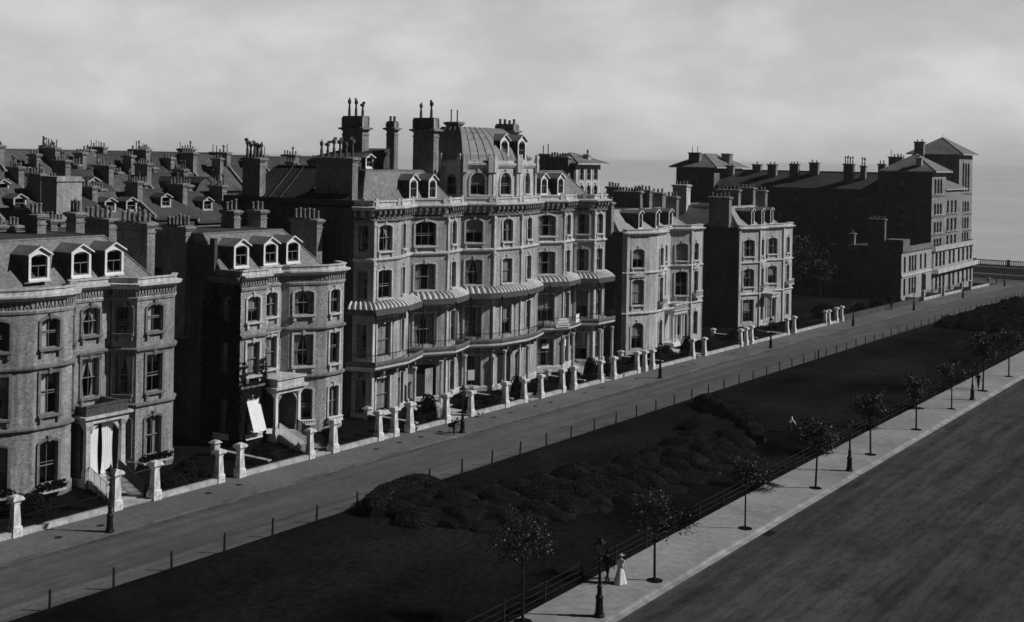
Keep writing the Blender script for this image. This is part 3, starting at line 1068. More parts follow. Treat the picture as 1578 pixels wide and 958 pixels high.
# ---- the tall terrace block -------------------------------------------------------
def terrace_block():
    T = Thing('terrace_block', (-77, 112, gz(112)), 'tall five storey terrace with striped canopy, balconies, central dome and big chimneys', 'terrace', 'houses along the avenue')
    P = [(-77.3, 88.4), (-75.5, 88.97), (-75.5, 92.8), (-77.6, 97.3), (-78.0, 97.5), (-76.0, 101.2), (-77.2, 105.3), (-77.6, 105.5),
         (-75.25, 108.5), (-74.85, 113.2), (-76.2, 118.9), (-77.6, 120.0), (-78.2, 120.9), (-76.3, 124.6), (-77.3, 128.8), (-75.5, 130.4), (-75.5, 133.4), (-77.3, 135.2)]
    sg = segs(P)
    fl = {'4': (15.0, 17.5), '3': (10.5, 13.2), '2': (4.9, 8.1), '1': (-.3, 2.9)}
    cols = [(0, .95, 1.0, .2), (1, 1.85, 2.0, .22), (2, 2.1, 1.15, .22), (4, 1.9, 2.3, .28), (5, 2.2, 1.35, .4), (8 - 1, 1.75, 1.9, .3), (8, 2.5, 1.7, .3), (9, 2.9, 1.5, .3),
            (12, 1.9, 2.5, .3), (13, 2.0, 1.5, .35), (14, 1.1, 1.6, .25), (15, 1.5, 1.5, .3)]
    ops = []
    for s, u, w, r in cols:
        for k, (a, b) in fl.items():
            if k == '1' and s in (4, 8): continue
            cur = 'r'
            if s in (4, 7, 12, 14): cur = RND.choice(['tied', 'drapes', 'half', 'none'])
            if s == 0: cur = 'none'
            ops.append(Op(s, u, w, a, b, r if k == '4' else (.12 if k == '3' else 0), cur, sill=k in '43' and s != 0, hood=False, sur=s != 0))
    ops.append(Op(4, 2.2, 2.3, -.75, 2.9, .1, 'none', 'door'))
    ops.append(Op(8, 2.3, 2.3, -.8, 3.0, .1, 'none', 'door'))
    facade(T, P, -1.6, 18.5, ops, 'stucco', 'stone')
    m = MB()
    wall_mesh(m, [(-95, 88.4), (-77.3, 88.4)], -1.6, 18.5, [])
    wall_mesh(m, [(-77.3, 135.2), (-95, 135.2), (-95, 88.4)], -1.6, 18.5, [])
    T.part('side_wall', m, 'shadebrick')
    # main cornice on brackets, with a parapet
    m = MB()
    z = 18.3
    sweep(m, P, [(0.004, z), (.12, z), (.16, z + .55), (.55, z + .6), (.72, z + .75), (.72, z + .9), (.15, z + 1.0), (.15, 19.65), (.26, 19.68), (.26, 19.85), (-.3, 19.85), (-.3, z)])
    T.part('cornice', m, 'stone')
    pieces(T, P, 'cornice_bracket', 'dstone', .68, .28, .165, .62, z - .1, z + .56)
    m = MB(); sweep(m, [(-95, 88.4), (-77.35, 88.4)], [(0.004, 18), (.25, 18.6), (.45, 18.9), (.45, 19.1), (.1, 19.2), (.1, 19.8), (-.3, 19.8), (-.3, 18)]); T.part('side_cornice', m, 'shadebrick')
    strings(T, P, (14.2,), 'stone')
    strings(T, P, (17.9,), 'dstone')
    m = MB(); sweep(m, P, [(0.004, -1.6), (.14, -1.6), (.14, -.45), (.08, -.35), (0.004, -.35)]); T.part('plinth', m, 'stone')
    deck(T, [(-77.4, 88.6), (-75.7, 92.5), (-77.8, 97.5), (-76.3, 101.4), (-77.6, 105.4), (-75.3, 109.5), (-76.4, 118.8), (-78.3, 121), (-76.9, 126), (-75.8, 132), (-77.4, 135), (-95, 135), (-95, 88.6)], 19.2)
    # pilaster strips
    for i in (1, 5, 8, 9, 10, 13, 14, 15):
        p, d, n, L = sg[i]
        m = MB(); m.obox(p, d, n, .06, .4, .004, .2, -.3, 18.2); m.obox(p, d, n, -.02, .48, .004, .28, 17.4, 17.7); m.obox(p, d, n, -.02, .48, .004, .28, 13.7, 13.95)
        T.part('pilaster', m, 'stone')
    for (p, d, n, L) in sg:
        for u in ((.3, L - .3) if L > 3 else (L / 2,)):
            if L < .9: continue
            m = MB(); m.obox(p, d, n, u - .22, u + .22, .155, .3, 19.3, 20.02); T.part('parapet_pier', m, 'stone')
    steps(T, 92.5, 95.4, -75.6, -.68, -68.7, gz(94) + .03, 3, 4.5, 'entrance_path')
    handrail(T, [(-75.4, 97.2, -.68), (-69.4, 92.6, gz(93))])
    steps(T, 105.7, 107.9, -74.6, -.78, -68.7, gz(107) + .03, 3, 4.2, 'entrance_path')
    handrail(T, [(-74.6, 109.8, -.78), (-69.4, 105.8, gz(106))])
    steps(T, 121.4, 123.5, -75.2, -.98, -68.7, gz(122) + .03, 3, 4.6, 'entrance_path')
    handrail(T, [(-75.2, 125.8, -.98), (-69.4, 121.5, gz(122))])
    # first floor balconies and the striped canopy above them
    groups = [[(-77.3, 88.15), (-75.5, 88.97), (-75.5, 92.8), (-76.9, 96.7)],
              [(-78.4, 97.6), (-77.3, 98.7), (-76.5, 100.2), (-76.0, 101.4), (-76.4, 103.0), (-77.0, 104.6), (-78.0, 105.4)],
              [(-77.9, 105.4), (-76.8, 106.5), (-75.7, 107.9), (-75.2, 109.0), (-74.95, 111.5), (-74.9, 113.2), (-75.4, 115.6), (-76.2, 118.0), (-77.6, 119.2)],
              [(-78.6, 120.8), (-77.3, 122.6), (-76.35, 124.5), (-76.6, 126.2), (-77.1, 128.0), (-78.0, 128.9)],
              [(-77.2, 128.9), (-75.5, 130.4), (-75.5, 133.4), (-77.3, 135.7)]]
    for gi, path in enumerate(groups):
        m = MB()
        dd = 1.35
        sweep(m, path, [(0.004, 3.75), (dd - .35, 3.85), (dd, 4.1), (dd, 4.3), (0.004, 4.3)])
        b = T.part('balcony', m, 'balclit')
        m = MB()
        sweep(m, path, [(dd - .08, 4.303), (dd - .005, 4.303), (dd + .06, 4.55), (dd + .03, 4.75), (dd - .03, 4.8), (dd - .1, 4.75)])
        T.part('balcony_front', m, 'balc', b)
        m = MB()
        op = offset(path, dd - .04)
        for q0, q1 in zip(op, op[1:]):
            L = math.dist(q0, q1)
            k = max(2, int(L / .22))
            for i in range(k + 1):
                t = i / k
                m.tube((q0[0] + (q1[0] - q0[0]) * t, q0[1] + (q1[1] - q0[1]) * t, 4.75), (q0[0] + (q1[0] - q0[0]) * t, q0[1] + (q1[1] - q0[1]) * t, 5.4), .015, None, 4)
            m.tube((*q0, 5.42), (*q1, 5.42), .035, None, 5)
        T.part('balcony_railing', m, 'iron', b)
        pieces(T, path, 'balcony_bracket', 'dstone', 1.9, .22, .1, dd - .4, 3.1, 3.76, b)
        for q in (op[1:3] if len(op) == 4 else op[1:-1:2]):
            m = MB()
            m.tube((q[0], q[1], 4.3), (q[0], q[1], 9.3), .06, .05, 8)
            m.lathe((q[0], q[1], 8.85), [(.05, 0), (.14, .2), (.14, .3)], 8)
            T.part('veranda_post', m, 'iron')
        # canopy made of bulging ribs, alternately pale and dark
        m = MB()
        prof = [(0.05, 10.25), (.35, 10.22), (.7, 10.1), (1.0, 9.9), (1.25, 9.62)]
        for (a, c) in zip(range(len(path) - 1), range(1, len(path))):
            L = math.dist(offset(path, 1.25)[a], offset(path, 1.25)[c])
            k = max(1, int(L / .30))
            k += k % 2
            for s in range(k):
                m.k = s % 2
                sub = 4
                for e in range(sub):
                    for (o0, h0), (o1, h1) in zip(prof, prof[1:]):
                        pts = []
                        for (o, h, t) in ((o0, h0, e / sub), (o1, h1, e / sub), (o1, h1, (e + 1) / sub), (o0, h0, (e + 1) / sub)):
                            q = offset(path, o)
                            tt = (s + t) / k
                            bulge = .1 * math.sin(math.pi * t) * (1 if s % 2 == 0 else .15)
                            pts.append((q[a][0] + (q[c][0] - q[a][0]) * tt, q[a][1] + (q[c][1] - q[a][1]) * tt, h + bulge))
                        m.poly(*pts)
        m.k = 1
        sweep(m, path, [(1.16, 9.1), (1.26, 9.1), (1.26, 9.6), (1.16, 9.6)])
        T.part('canopy', m, ['striped', 'stripdark'])
    # white entrance columns carrying the balconies
    for (x, y) in ((-74.6, 94.6), (-75.0, 99.4), (-75.3, 103.9), (-73.9, 109.2), (-73.8, 113.6), (-75.1, 125.4), (-74.3, 130.4), (-74.3, 133.4)):
        m = MB()
        m.box(x - .22, y - .22, -1.5, x + .22, y + .22, -.5)
        m.lathe((x, y, -.5), [(.19, 0), (.17, .3), (.15, 3.6), (.24, 3.85), (.24, 4.0)], 12)
        T.part('entrance_column', m, 'stone')
    # curtain hung in the first doorway
    m = MB()
    vs = []
    for k in range(2):
        for j in range(15): vs.append((-75.25 + .06 * math.sin(j * 2), 97.1 + 1.2 * j / 14, -.6 + 3.5 * k))
    m.add(vs, [(j, j + 1, 16 + j, 15 + j) for j in range(14)])
    T.part('door_curtain', m, 'curtain')
    # notices in the windows and boards on the balcony (their lettering cannot be read)
    def sheet(i, u, o, z0, z1, w, name='window_notice', lines=0):
        p, d, n, L = sg[i]
        m = MB(); m.obox(p, d, n, u - w / 2, u + w / 2, o, o + .03, z0, z1)
        m.k = 1
        for k in range(lines):
            zz = z1 - (k + 1) * (z1 - z0) / (lines + 1)
            m.obox(p, d, n, u - w * .4, u + w * .4, o + .031, o + .036, zz - .05, zz + .05)
        T.part(name, m, ['paper', 'shadebrick'])
    sheet(7, 1.75, -.16, .25, 1.35, .8)
    sheet(12, 2.1, -.16, 1.7, 2.3, .9)
    sheet(13, 2.0, -.16, 1.6, 2.4, .7)
    sheet(12, 3.5, 1.45, 4.35, 4.75, 1.9, 'notice_board', 1)
    sheet(12, 3.5, 1.45, 4.82, 5.1, 1.5, 'notice_board', 0)
    sheet(12, 3.5, 1.45, 5.16, 5.42, 1.1, 'notice_board', 0)
    sheet(13, 1.7, 1.45, 4.6, 5.6, 1.3, 'notice_board', 1)
    # hipped mansards left and right
    frustum(T, 'mansard_roof', [(-78.2, 90.6), (-78.2, 105.0), (-94, 105.0), (-94, 90.6)], 19.4, [(-79.6, 92.6), (-79.6, 101.6), (-92, 101.6), (-92, 92.6)], 22.6, mid=[(.1, .06)])
    m = MB()
    m.poly((-94, 88.7, 19.6), (-78.3, 88.7, 19.6), (-80.2, 92.5, 22.9), (-91.5, 92.5, 22.9))
    for x in (-81.5, -84, -87.5, -89): m.tube((x, 88.7, 19.62), (x - .2, 92.5, 22.92), .08, None, 5)
    m.tube((-91.5, 92.5, 22.9), (-80.2, 92.5, 22.9), .1, None, 6)
    T.part('side_roof', m, 'dslate')
    frustum(T, 'mansard_roof', [(-78.2, 118.5), (-78.2, 134.0), (-94, 134.0), (-94, 118.5)], 19.4, [(-79.6, 121), (-79.6, 129.6), (-92, 129.6), (-92, 121)], 22.6)
    for y in (97.9, 101.05): dormer(T, -77.75, y, 19.75, 1.35, 1.95, .55, 2.4, .42)
    for y in (122.6, 126.3): dormer(T, -77.75, y, 19.85, 1.5, 1.95, .55, 2.4, .42)
    # central attic
    A = [(-80.5, 105.75), (-77.55, 105.85), (-75.65, 108.7), (-75.2, 113.1), (-76.5, 118.6), (-80, 119.4)]
    ao = [Op(0, 1.6, 1.3, 20.1, 22.3, .6, 'none', sill=False, sur=False), Op(1, 1.85, 1.75, 20.1, 22.5, .85, 'half', sill=True), Op(2, 2.3, 1.8, 20.1, 22.5, .88, 'none', sill=True), Op(3, 2.9, 1.7, 20.1, 22.5, .84, 'drapes', sill=True)]
    facade(T, A, 19.3, 23.3, ao, 'stone', 'stone', 'attic_wall')
    m = MB(); sweep(m, A, [(0.004, 23.0), (.15, 23.05), (.3, 23.3), (.3, 23.5), (.08, 23.55), (.08, 23.8), (-.3, 23.8), (-.3, 23.0)]); T.part('attic_cornice', m, 'stone')
    for i, (p, d, n, L) in enumerate(segs(A)):
        if i == 4: continue
        for u in (.25, L - .25):
            m = MB()
            m.obox(p, d, n, u - .2, u + .2, .004, .22, 19.9, 23.0)
            m.obox(p, d, n, u - .28, u + .28, .1, .42, 22.5, 24.1)
            m.obox(p, d, n, u - .2, u + .2, .14, .36, 24.1, 24.5)
            T.part('attic_pilaster', m, 'stone')
    frustum(T, 'dome_roof', [(-77.7, 106.1), (-76.0, 111.5), (-77.2, 118.3), (-82.6, 118.3), (-82.6, 106.1)], 23.7, [(-79.1, 107.4), (-78.8, 111.5), (-79.1, 115.6), (-81.5, 115.6), (-81.5, 107.4)], 27.4, 'lead',
            mid=[(.2, .1), (.4, .24), (.6, .42), (.8, .66), (.92, .85)], rolls=1.1)
    for y in (112.3, 115.8): dormer(T, -76.5, y, 23.75, 1.7, 2.3, .65, 2.8, .5, 'white', 'lead')
    # chimneys
    chimney(T, -83.4, -78.6, 89.5, 90.3, 19.2, 23.9, 6, 'cowl')
    chimney(T, -90.9, -88, 101.7, 102.8, 22, 27.2, 3, 'cowl', crown=1.2)
    chimney(T, -91.2, -90, 109.6, 110.3, 22, 27.4, 2, 'short', crown=.7)
    chimney(T, -82.8, -80, 104.0, 104.9, 19.2, 27.1, 2, 'cowl', crown=1.15)
    chimney(T, -86, -84.2, 114, 114.9, 26, 28.2, 2, 'rod')
    chimney(T, -82.6, -80, 119.3, 120.3, 19.2, 27.4, 4, 'short', crown=.7)
    chimney(T, -81, -79.6, 121.5, 122.2, 22, 24.3, 1, 'cowl')
    chimney(T, -92.5, -90, 88.5, 89.3, 18, 23.7, 5, 'cowl')
    # low attic room behind the left mansard
    m = MB(); m.box(-92, 98.5, 22.3, -86, 104, 23.9); T.part('attic_room', m, 'shadebrick')
    m = MB(); m.poly((-86, 98.2, 23.9), (-86, 104, 24.9), (-92, 104, 24.9), (-92, 98.2, 23.9)); m.poly((-86, 98.2, 23.9), (-86, 104, 23.9), (-86, 104, 24.9)); T.part('attic_room_roof', m, 'dslate')
    dormer(T, -85.6, 100.2, 22.8, 1.3, 1.1, .3, 1.5, .1)


# ---- two stucco villas beyond ------------------------------------------------------
def hood_arch(T, sg, i, u, w, z):
    p, d, n, L = sg[i]
    m = MB()
    m.obox(p, d, n, u - w / 2, u + w / 2, .004, .3, z, z + .14)
    a = [(u - w / 2 - .05, z + .143), (u + w / 2 + .05, z + .143), (u, z + .75)]
    for o in (.004, .34):
        m.poly(*[(p[0] + d[0] * l + n[0] * o, p[1] + d[1] * l + n[1] * o, zz) for l, zz in a])
    for (l0, z0), (l1, z1) in ((a[0], a[2]), (a[2], a[1])):
        m.poly((p[0] + d[0] * l0 + n[0] * .004, p[1] + d[1] * l0 + n[1] * .004, z0), (p[0] + d[0] * l0 + n[0] * .34, p[1] + d[1] * l0 + n[1] * .34, z0),
               (p[0] + d[0] * l1 + n[0] * .34, p[1] + d[1] * l1 + n[1] * .34, z1), (p[0] + d[0] * l1 + n[0] * .004, p[1] + d[1] * l1 + n[1] * .004, z1))
    T.part('pediment', m, 'stone')


def villa_three():
    T = Thing('villa', (-77, 152, gz(152)), 'pale stuccoed villa with pedimented windows and columned porch, right of the tall terrace', 'villa', 'houses along the avenue')
    P = [(-77.3, 141.2), (-76.9, 141.5), (-75.3, 145.2), (-75.1, 146.6), (-75.6, 150.2), (-76.3, 151.6), (-78.2, 153.2), (-78.2, 156.9), (-76.2, 159.3), (-76.0, 162.6), (-77.4, 163.8)]
    F3, F2, F1 = (10.0, 12.5, .3), (5.1, 8.5, .25), (-.6, 2.8, .5)
    ops = []
    for s, u, w in ((1, 2.0, 2.0), (3, 1.9, 1.35), (5, 1.1, .9), (7, 1.75, 1.9), (8, 1.5, 1.35)):
        for k, (a, b, r) in enumerate((F3, F2, F1)):
            cur = 'r'
            if s == 1: cur = ('half', 'full', 'half')[k]
            if s == 7: cur = ('full', 'none', 'half')[k]
            ops.append(Op(s, u, w, a, b, min(r, w * .4), cur, sill=k < 2, hood=False))
    ops.append(Op(6, 1.8, 1.6, 10, 12.4, .3, 'none'))
    ops.append(Op(6, 1.5, 1.6, 5.2, 8.4, .3, 'drapes'))
    ops.append(Op(6, 1.5, 1.7, -1, 2.6, .3, 'none', 'door'))
    facade(T, P, -2, 14.3, ops, 'pstucco', 'stone')
    m = MB(); wall_mesh(m, [(-92, 141.2), (-77.3, 141.2)], -2, 14.3, []); wall_mesh(m, [(-77.4, 163.8), (-92, 163.8), (-92, 141.2)], -2, 14.3, []); T.part('side_wall', m, 'shadebrick')
    cornice_set(T, P, 15.1, mat='stone', dmat='pstucco', dent=False, out=.5)
    strings(T, P, (9.3, 4.0), 'stone')
    sg = segs(P)
    for s, u, w in ((1, 2.0, 2.5), (3, 1.9, 1.8), (8, 1.5, 1.8), (6, 1.5, 2.2)): hood_arch(T, sg, s, u, w, 8.75)
    for i in (1, 8, 9):
        p, d, n, L = sg[i]; m = MB(); m.obox(p, d, n, .02, .42, .004, .18, -2, 14.2); T.part('pilaster', m, 'stone')
    # porch
    m = MB()
    for y in (153.4, 154.4, 155.9, 156.7): m.lathe((-75.9, y, -1.0), [(.2, 0), (.17, .3), (.15, 3.5), (.26, 3.75), (.26, 3.9)], 10)
    m.box(-77.5, 153, -1.6, -75.5, 157.2, -1.003)
    T.part('porch_column', m, 'white')
    m = MB(); m.box(-77.58, 153, 2.903, -75.5, 157.1, 3.4); m.box(-77.57, 152.8, 3.403, -75.3, 157.3, 3.55)
    for k in range(14): m.box(-75.55, 153.1 + k * .3, 3.553, -75.4, 153.22 + k * .3, 4.2)
    m.box(-75.62, 153, 4.203, -75.34, 157.2, 4.35)
    T.part('porch_entablature', m, 'stone')
    for s, u, w in ((3, 1.9, 2.0), (8, 1.5, 2.0)):
        q_, d_, n_, L_ = sg[s]
        m = MB(); m.obox(q_, d_, n_, u - w / 2, u + w / 2, .01, .75, 4.72, 4.95)
        for e in range(9): m.obox(q_, d_, n_, u - w / 2 + .05 + e * (w - .2) / 8, u - w / 2 + .15 + e * (w - .2) / 8, .6, .72, 4.953, 5.6)
        m.obox(q_, d_, n_, u - w / 2, u + w / 2, .57, .75, 5.6, 5.75)
        T.part('balconette', m, 'stone')
    steps(T, 147.0, 149.4, -75.4, -1.0, -68.9, gz(148) + .02, 4)
    deck(T, [(-77.3, 141.4), (-75.5, 146), (-77.7, 153.4), (-77.7, 156.4), (-76.3, 160), (-77.4, 163.6), (-92, 163.6), (-92, 141.4)], 14.6)
    frustum(T, 'mansard_roof', [(-78.3, 142), (-78.3, 162.6), (-91, 162.6), (-91, 142)], 14.7, [(-81.4, 144.6), (-81.4, 159.8), (-89, 159.8), (-89, 144.6)], 17.3, 'pslate')
    for y in (147.6, 152.6, 156.6): dormer(T, -78.1, y, 14.9, 1.15, 2.1, .35, 3.0, .34)
    chimney(T, -81.5, -79, 141.1, 141.8, 14, 18.6, 5, 'short')
    chimney(T, -87.2, -83, 156.6, 157.6, 16.5, 19.7, 9, 'short')
    chimney(T, -85, -82.2, 157.9, 158.8, 16.5, 19.9, 5, 'short')
    chimney(T, -84, -82, 161.6, 162.7, 15, 19.5, 3, 'short')
    chimney(T, -84.5, -81, 164.2, 165.0, 12, 18.9, 6, 'short')
    chimney(T, -90.5, -88.5, 160, 161, 16, 20.2, 4, 'short')
    downpipe(T, -77.5, 153.2, -1, 13.8)


def villa_four():
    T = Thing('villa', (-77, 189, gz(189)), 'furthest stuccoed villa with tall chimney stacks, dormers and open ground to its right', 'villa', 'houses along the avenue')
    P = [(-78.1, 180.4), (-76.4, 184.6), (-76.5, 187.5), (-77.5, 188.7), (-75.9, 193.3), (-75.9, 197.7), (-77.3, 199.2)]
    F3, F2, F1 = (9.2, 11.9, .3), (4.4, 7.3, .3), (-1.1, 2.4, 0)
    ops = []
    for s, u, w in ((0, 2.3, 2.4), (1, 1.5, 1.2), (3, 2.4, 2.3), (4, 2.4, 1.3)):
        for k, (a, b, r) in enumerate((F3, F2, F1)):
            cur = 'half' if (s, k) in ((3, 1), (0, 2)) else 'r'
            ops.append(Op(s, u, w, a, b, r, cur, sill=k < 2, hood=False))
    facade(T, P, -3, 13.4, ops, 'pstucco', 'stone')
    m = MB(); wall_mesh(m, [(-95, 180.4), (-78.1, 180.4)], -3, 13.4, []); wall_mesh(m, [(-77.3, 199.2), (-95, 199.2), (-95, 180.4)], -3, 13.4, []); T.part('side_wall', m, 'shadebrick')
    cornice_set(T, P, 14.2, mat='stone', dmat='pstucco', dent=False, out=.5)
    strings(T, P, (8.2, 3.2), 'stone')
    sg = segs(P)
    for s, u, w in ((1, 1.5, 1.7), (4, 2.4, 1.9)): hood_arch(T, sg, s, u, w, 7.65)
    for i in (0, 1, 4):
        p, d, n, L = sg[i]; m = MB(); m.obox(p, d, n, .02, .5, .004, .22, -3, 13.4); T.part('pilaster', m, 'stone')
    m = MB()
    for y in (186.2, 188.2): m.lathe((-74.9, y, -1.9), [(.22, 0), (.18, .3), (.16, 4.0), (.27, 4.3), (.27, 4.5)], 10)
    m.box(-77.4, 185.6, -2.6, -74.5, 188.8, -1.903)
    m.box(-77.4, 185.6, 2.6, -74.5, 188.8, 3.1); m.box(-77.38, 185.4, 3.103, -74.3, 189.0, 3.3)
    T.part('porch', m, 'stone')
    for s, u, w in ((1, 1.5, 2.0), (4, 2.4, 2.4)):
        q_, d_, n_, L_ = sg[s]
        m = MB(); m.obox(q_, d_, n_, u - w / 2, u + w / 2, .01, .75, 3.9, 4.12)
        for e in range(8): m.obox(q_, d_, n_, u - w / 2 + .05 + e * (w - .2) / 7, u - w / 2 + .15 + e * (w - .2) / 7, .6, .72, 4.123, 4.75)
        m.obox(q_, d_, n_, u - w / 2, u + w / 2, .57, .75, 4.75, 4.9)
        T.part('balconette', m, 'stone')
    steps(T, 178.2, 180, -74.5, -1.9, -68.9, gz(179) + .02, 3)
    deck(T, [(-78.1, 180.6), (-76.5, 184.8), (-77.6, 188.6), (-76, 193.4), (-76.1, 197.6), (-77.4, 199), (-95, 199), (-95, 180.6)], 13.7)
    frustum(T, 'mansard_roof', [(-78.4, 181.2), (-78.4, 198), (-94, 198), (-94, 181.2)], 13.8, [(-81.6, 184), (-81.6, 195), (-92, 195), (-92, 184)], 16.9, 'pslate')
    for y in (186.2, 190.4, 194.2): dormer(T, -78.2, y, 14.0, 1.2, 2.3, .35, 3.0, .34, 'white')
    chimney(T, -83.5, -80, 180.9, 181.9, 13, 18.6, 5, 'short')
    chimney(T, -86.5, -82.5, 190.2, 191.2, 15, 19.6, 6, 'short')
    chimney(T, -84.5, -82, 195.2, 196.2, 15, 19.9, 4, 'short')
    chimney(T, -85.5, -81.5, 199.3, 200.2, 10, 19.4, 6, 'short')
    chimney(T, -91, -88.5, 183, 184.5, 15, 20.3, 4, 'short', 'pillar' if False else 'stone')


# ---- the large block at the sea end ------------------------------------------------
def sea_block():
    T = Thing('seafront_block', (-80, 290, gz(290)), 'large dark brick block with two hipped roof towers and white balconies near the sea', 'terrace')
    # low wing nearest
    P = [(-73, 250.3), (-73, 272.5)]
    ops = []
    for y in (252.6, 256.2, 258.2, 260.2, 264.2, 267.6):
        ops.append(Op(0, y - 250.3, 1.45, 2.2, 5.5, .1, 'none', sill=False, sur=False))
        if y not in (264.2,): ops.append(Op(0, y - 250.3, 1.45, -2.5, 1.0, .1, 'none', sill=False, sur=False))
    ops.append(Op(0, 15.6, 2.0, -3.4, 1.2, .1, 'none', 'door'))
    facade(T, P, -4, 6.5, ops, 'farstone', 'farstone', 'low_front', False)
    m = MB(); wall_mesh(m, [(-88, 250.3), (-73, 250.3)], -4, 6.5, []); T.part('low_side_wall', m, 'farbrick')
    m = MB(); sweep(m, [(-88, 250.3), (-73, 250.3), (-73, 272.5)], [(0.004, 6.2), (.3, 6.4), (.3, 6.7), (.1, 6.75), (.1, 7.5), (-.3, 7.5), (-.3, 6.2)]); T.part('low_parapet', m, 'dstone')
    deck(T, [(-73.2, 250.5), (-73.2, 272.5), (-88, 272.5), (-88, 250.5)], 6.6)
    m = MB(); m.box(-76.2, 249.9, 6.6, -72.6, 254.6, 9.0); m.box(-80, 252, 6.6, -76.2, 256, 7.6); T.part('roof_room', m, 'farbrick')
    chimney(T, -80, -76.6, 250.6, 251.6, 6, 13.1, 6, 'short', 'farbrick')
    chimney(T, -84, -83, 251, 252, 6, 9.9, 1, 'short', 'dstone')
    m = MB(); sweep(m, P, [(0.004, 1.25), (.2, 1.4), (.2, 1.75), (0.004, 1.8)]); T.part('string_course', m, 'stone')
    # balconied middle
    P = [(-74.6, 272.5), (-73, 274.2), (-73, 309), (-75.6, 311)]
    ops = []
    for y in (276.5, 279.5, 282.5, 287.5, 291, 295.5, 299.5, 303.5, 306.8):
        ops.append(Op(1, y - 274.2, 1.9, 1.9, 5.0, .1, 'none', sill=False, sur=False))
        if y not in (287.5,): ops.append(Op(1, y - 274.2, 1.9, -3.2, .4, .1, 'none', sill=False, sur=False))
    ops.append(Op(1, 13.3, 2.2, -4, .4, .1, 'none', 'door'))
    facade(T, P, -5.5, 5.3, ops, 'farstone', 'farstone', 'balcony_storey', False)
    for z0, z1, o in ((.55, 1.6, 1.2), (5.3, 6.5, .5)):
        m = MB(); sweep(m, P, [(0.004, z0), (o, z0 + .1), (o, z1), (o - .25, z1), (o - .25, z0 + .3), (0.004, z0 + .3)]); T.part('balustrade', m, 'stone' if z0 < 2 else 'coping')
    deck(T, [(-74.6, 272.6), (-73.2, 274.4), (-73.2, 308.8), (-75.6, 311), (-90, 311), (-90, 272.6)], 5.4)
    # first tower
    def tower(x0, x1, y0, y1, z0, z1, h, rows, cols, w, cat):
        Q = [(x1, y0), (x1, y1)]
        oo = []
        for a, b in rows:
            for c in cols: oo.append(Op(0, c, w, a, b, .4, 'none', sill=True, sur=False))
        facade(T, Q, z0, z1, oo, 'tower', 'coping', 'tower_front', False)
        S = [(x0, y0), (x1, y0)]
        L = x1 - x0
        so = [Op(0, L * .35, 1.3, a, b, .3, 'half', sill=True, sur=True) for a, b in rows]
        facade(T, S, z0, z1, so, 'farbrick', 'dstone', 'tower_side', False)
        m = MB(); m.poly((x1, y1, z0), (x0, y1, z0), (x0, y1, z1), (x1, y1, z1)); m.poly((x0, y1, z0), (x0, y0, z0), (x0, y0, z1), (x0, y1, z1)); T.part('tower_rear', m, 'farbrick')
        m = MB()
        for a, b in rows: sweep(m, [(x0, y0), (x1, y0), (x1, y1)], [(0.004, a - .75), (.12, a - .7), (.12, a - .4), (0.004, a - .35)])
        T.part('string_course', m, 'dstone')
        hip_roof(T, x0, x1, y0, y1, z1 + .25, h, 1.2)
        m = MB(); m.tube(((x0 + x1) / 2, (y0 + y1) / 2, z1 + h), ((x0 + x1) / 2, (y0 + y1) / 2, z1 + h + 1.4), .06, .03, 6); T.part('finial', m, 'iron')
    tower(-86.5, -76, 283, 295, -5, 22.6, 3.9, ((17.7, 21.2), (13.0, 15.6), (9.8 - 1, 11.4), (6.4 - .9, 7.6)), (2.9, 5.3, 7.7), 1.75, 0)
    # link
    Q = [(-76.4, 295), (-76.4, 312)]
    oo = [Op(0, c, 1.9, a, b, .1, 'none', sill=True, sur=False) for a, b in ((13, 16), (8.8, 11.8), (5.6, 7.8)) for c in (3.5, 7, 10.5)]
    facade(T, Q, 4, 18.6, oo, 'tower', 'coping', 'link_front', False)
    hip_roof(T, -88, -76.4, 295, 314.5, 18.7, 3, .6)
    tower(-89.6, -78, 314.8, 328, -5.5, 26.9, 4.2, ((17.7, 25), (12.6, 15.4), (8.4, 11.4), (4.2, 7.6)), (4.1, 6.7, 9.3), 1.9, 0)
    # long rear range running inland
    S = [(-132, 285.5), (-86.6, 285.5)]
    so = []
    for i in range(9):
        for a, b in ((14.2, 16.3), (9.8, 12)):
            so.append(Op(0, 3 + i * 5 + (1 if i % 2 else 0), 1.2, a, b, 0, 'half' if (i + int(a)) % 3 == 0 else 'none', sill=True, sur=(i % 2 == 0)))
    facade(T, S, -4, 18.3, so, 'farbrick', 'dstone', 'rear_wall', False)
    m = MB()
    m.poly((-132, 285, 18.3), (-86.6, 285, 18.3), (-86.6, 292, 22.2), (-132, 292, 22.2))
    m.poly((-132, 299, 18.3), (-132, 292, 22.2), (-86.6, 292, 22.2), (-86.6, 299, 18.3))
    m.poly((-132, 285, 18.3), (-132, 292, 22.2), (-132, 299, 18.3))
    m.tube((-132, 292, 22.2), (-86.6, 292, 22.2), .18)
    T.part('rear_roof', m, 'dslate')
    for x, y, z, k in ((-128, 290, 23.4, 2), (-121.5, 292, 23.8, 1), (-116.6, 290, 23.9, 2), (-110.5, 289, 24.1, 3), (-106.2, 291, 24.5, 2)):
        chimney(T, x - 1.3, x + .9, y - .6, y + .6, 19.5, z, k, 'short', 'chim')
    chimney(T, -98, -95.6, 287.5, 288.5, 18, 24.3, 4, 'cowl')
    chimney(T, -94.4, -93.2, 289, 290, 18, 23.9, 2, 'cowl')
    chimney(T, -88.8, -87.2, 284.6, 285.4, 18, 24.4, 2, 'tall')
    chimney(T, -90, -86.8, 296.5, 298, 20, 26.2, 4, 'mix')
    chimney(T, -89.4, -87, 300, 301.5, 20, 25.6, 2, 'tall')
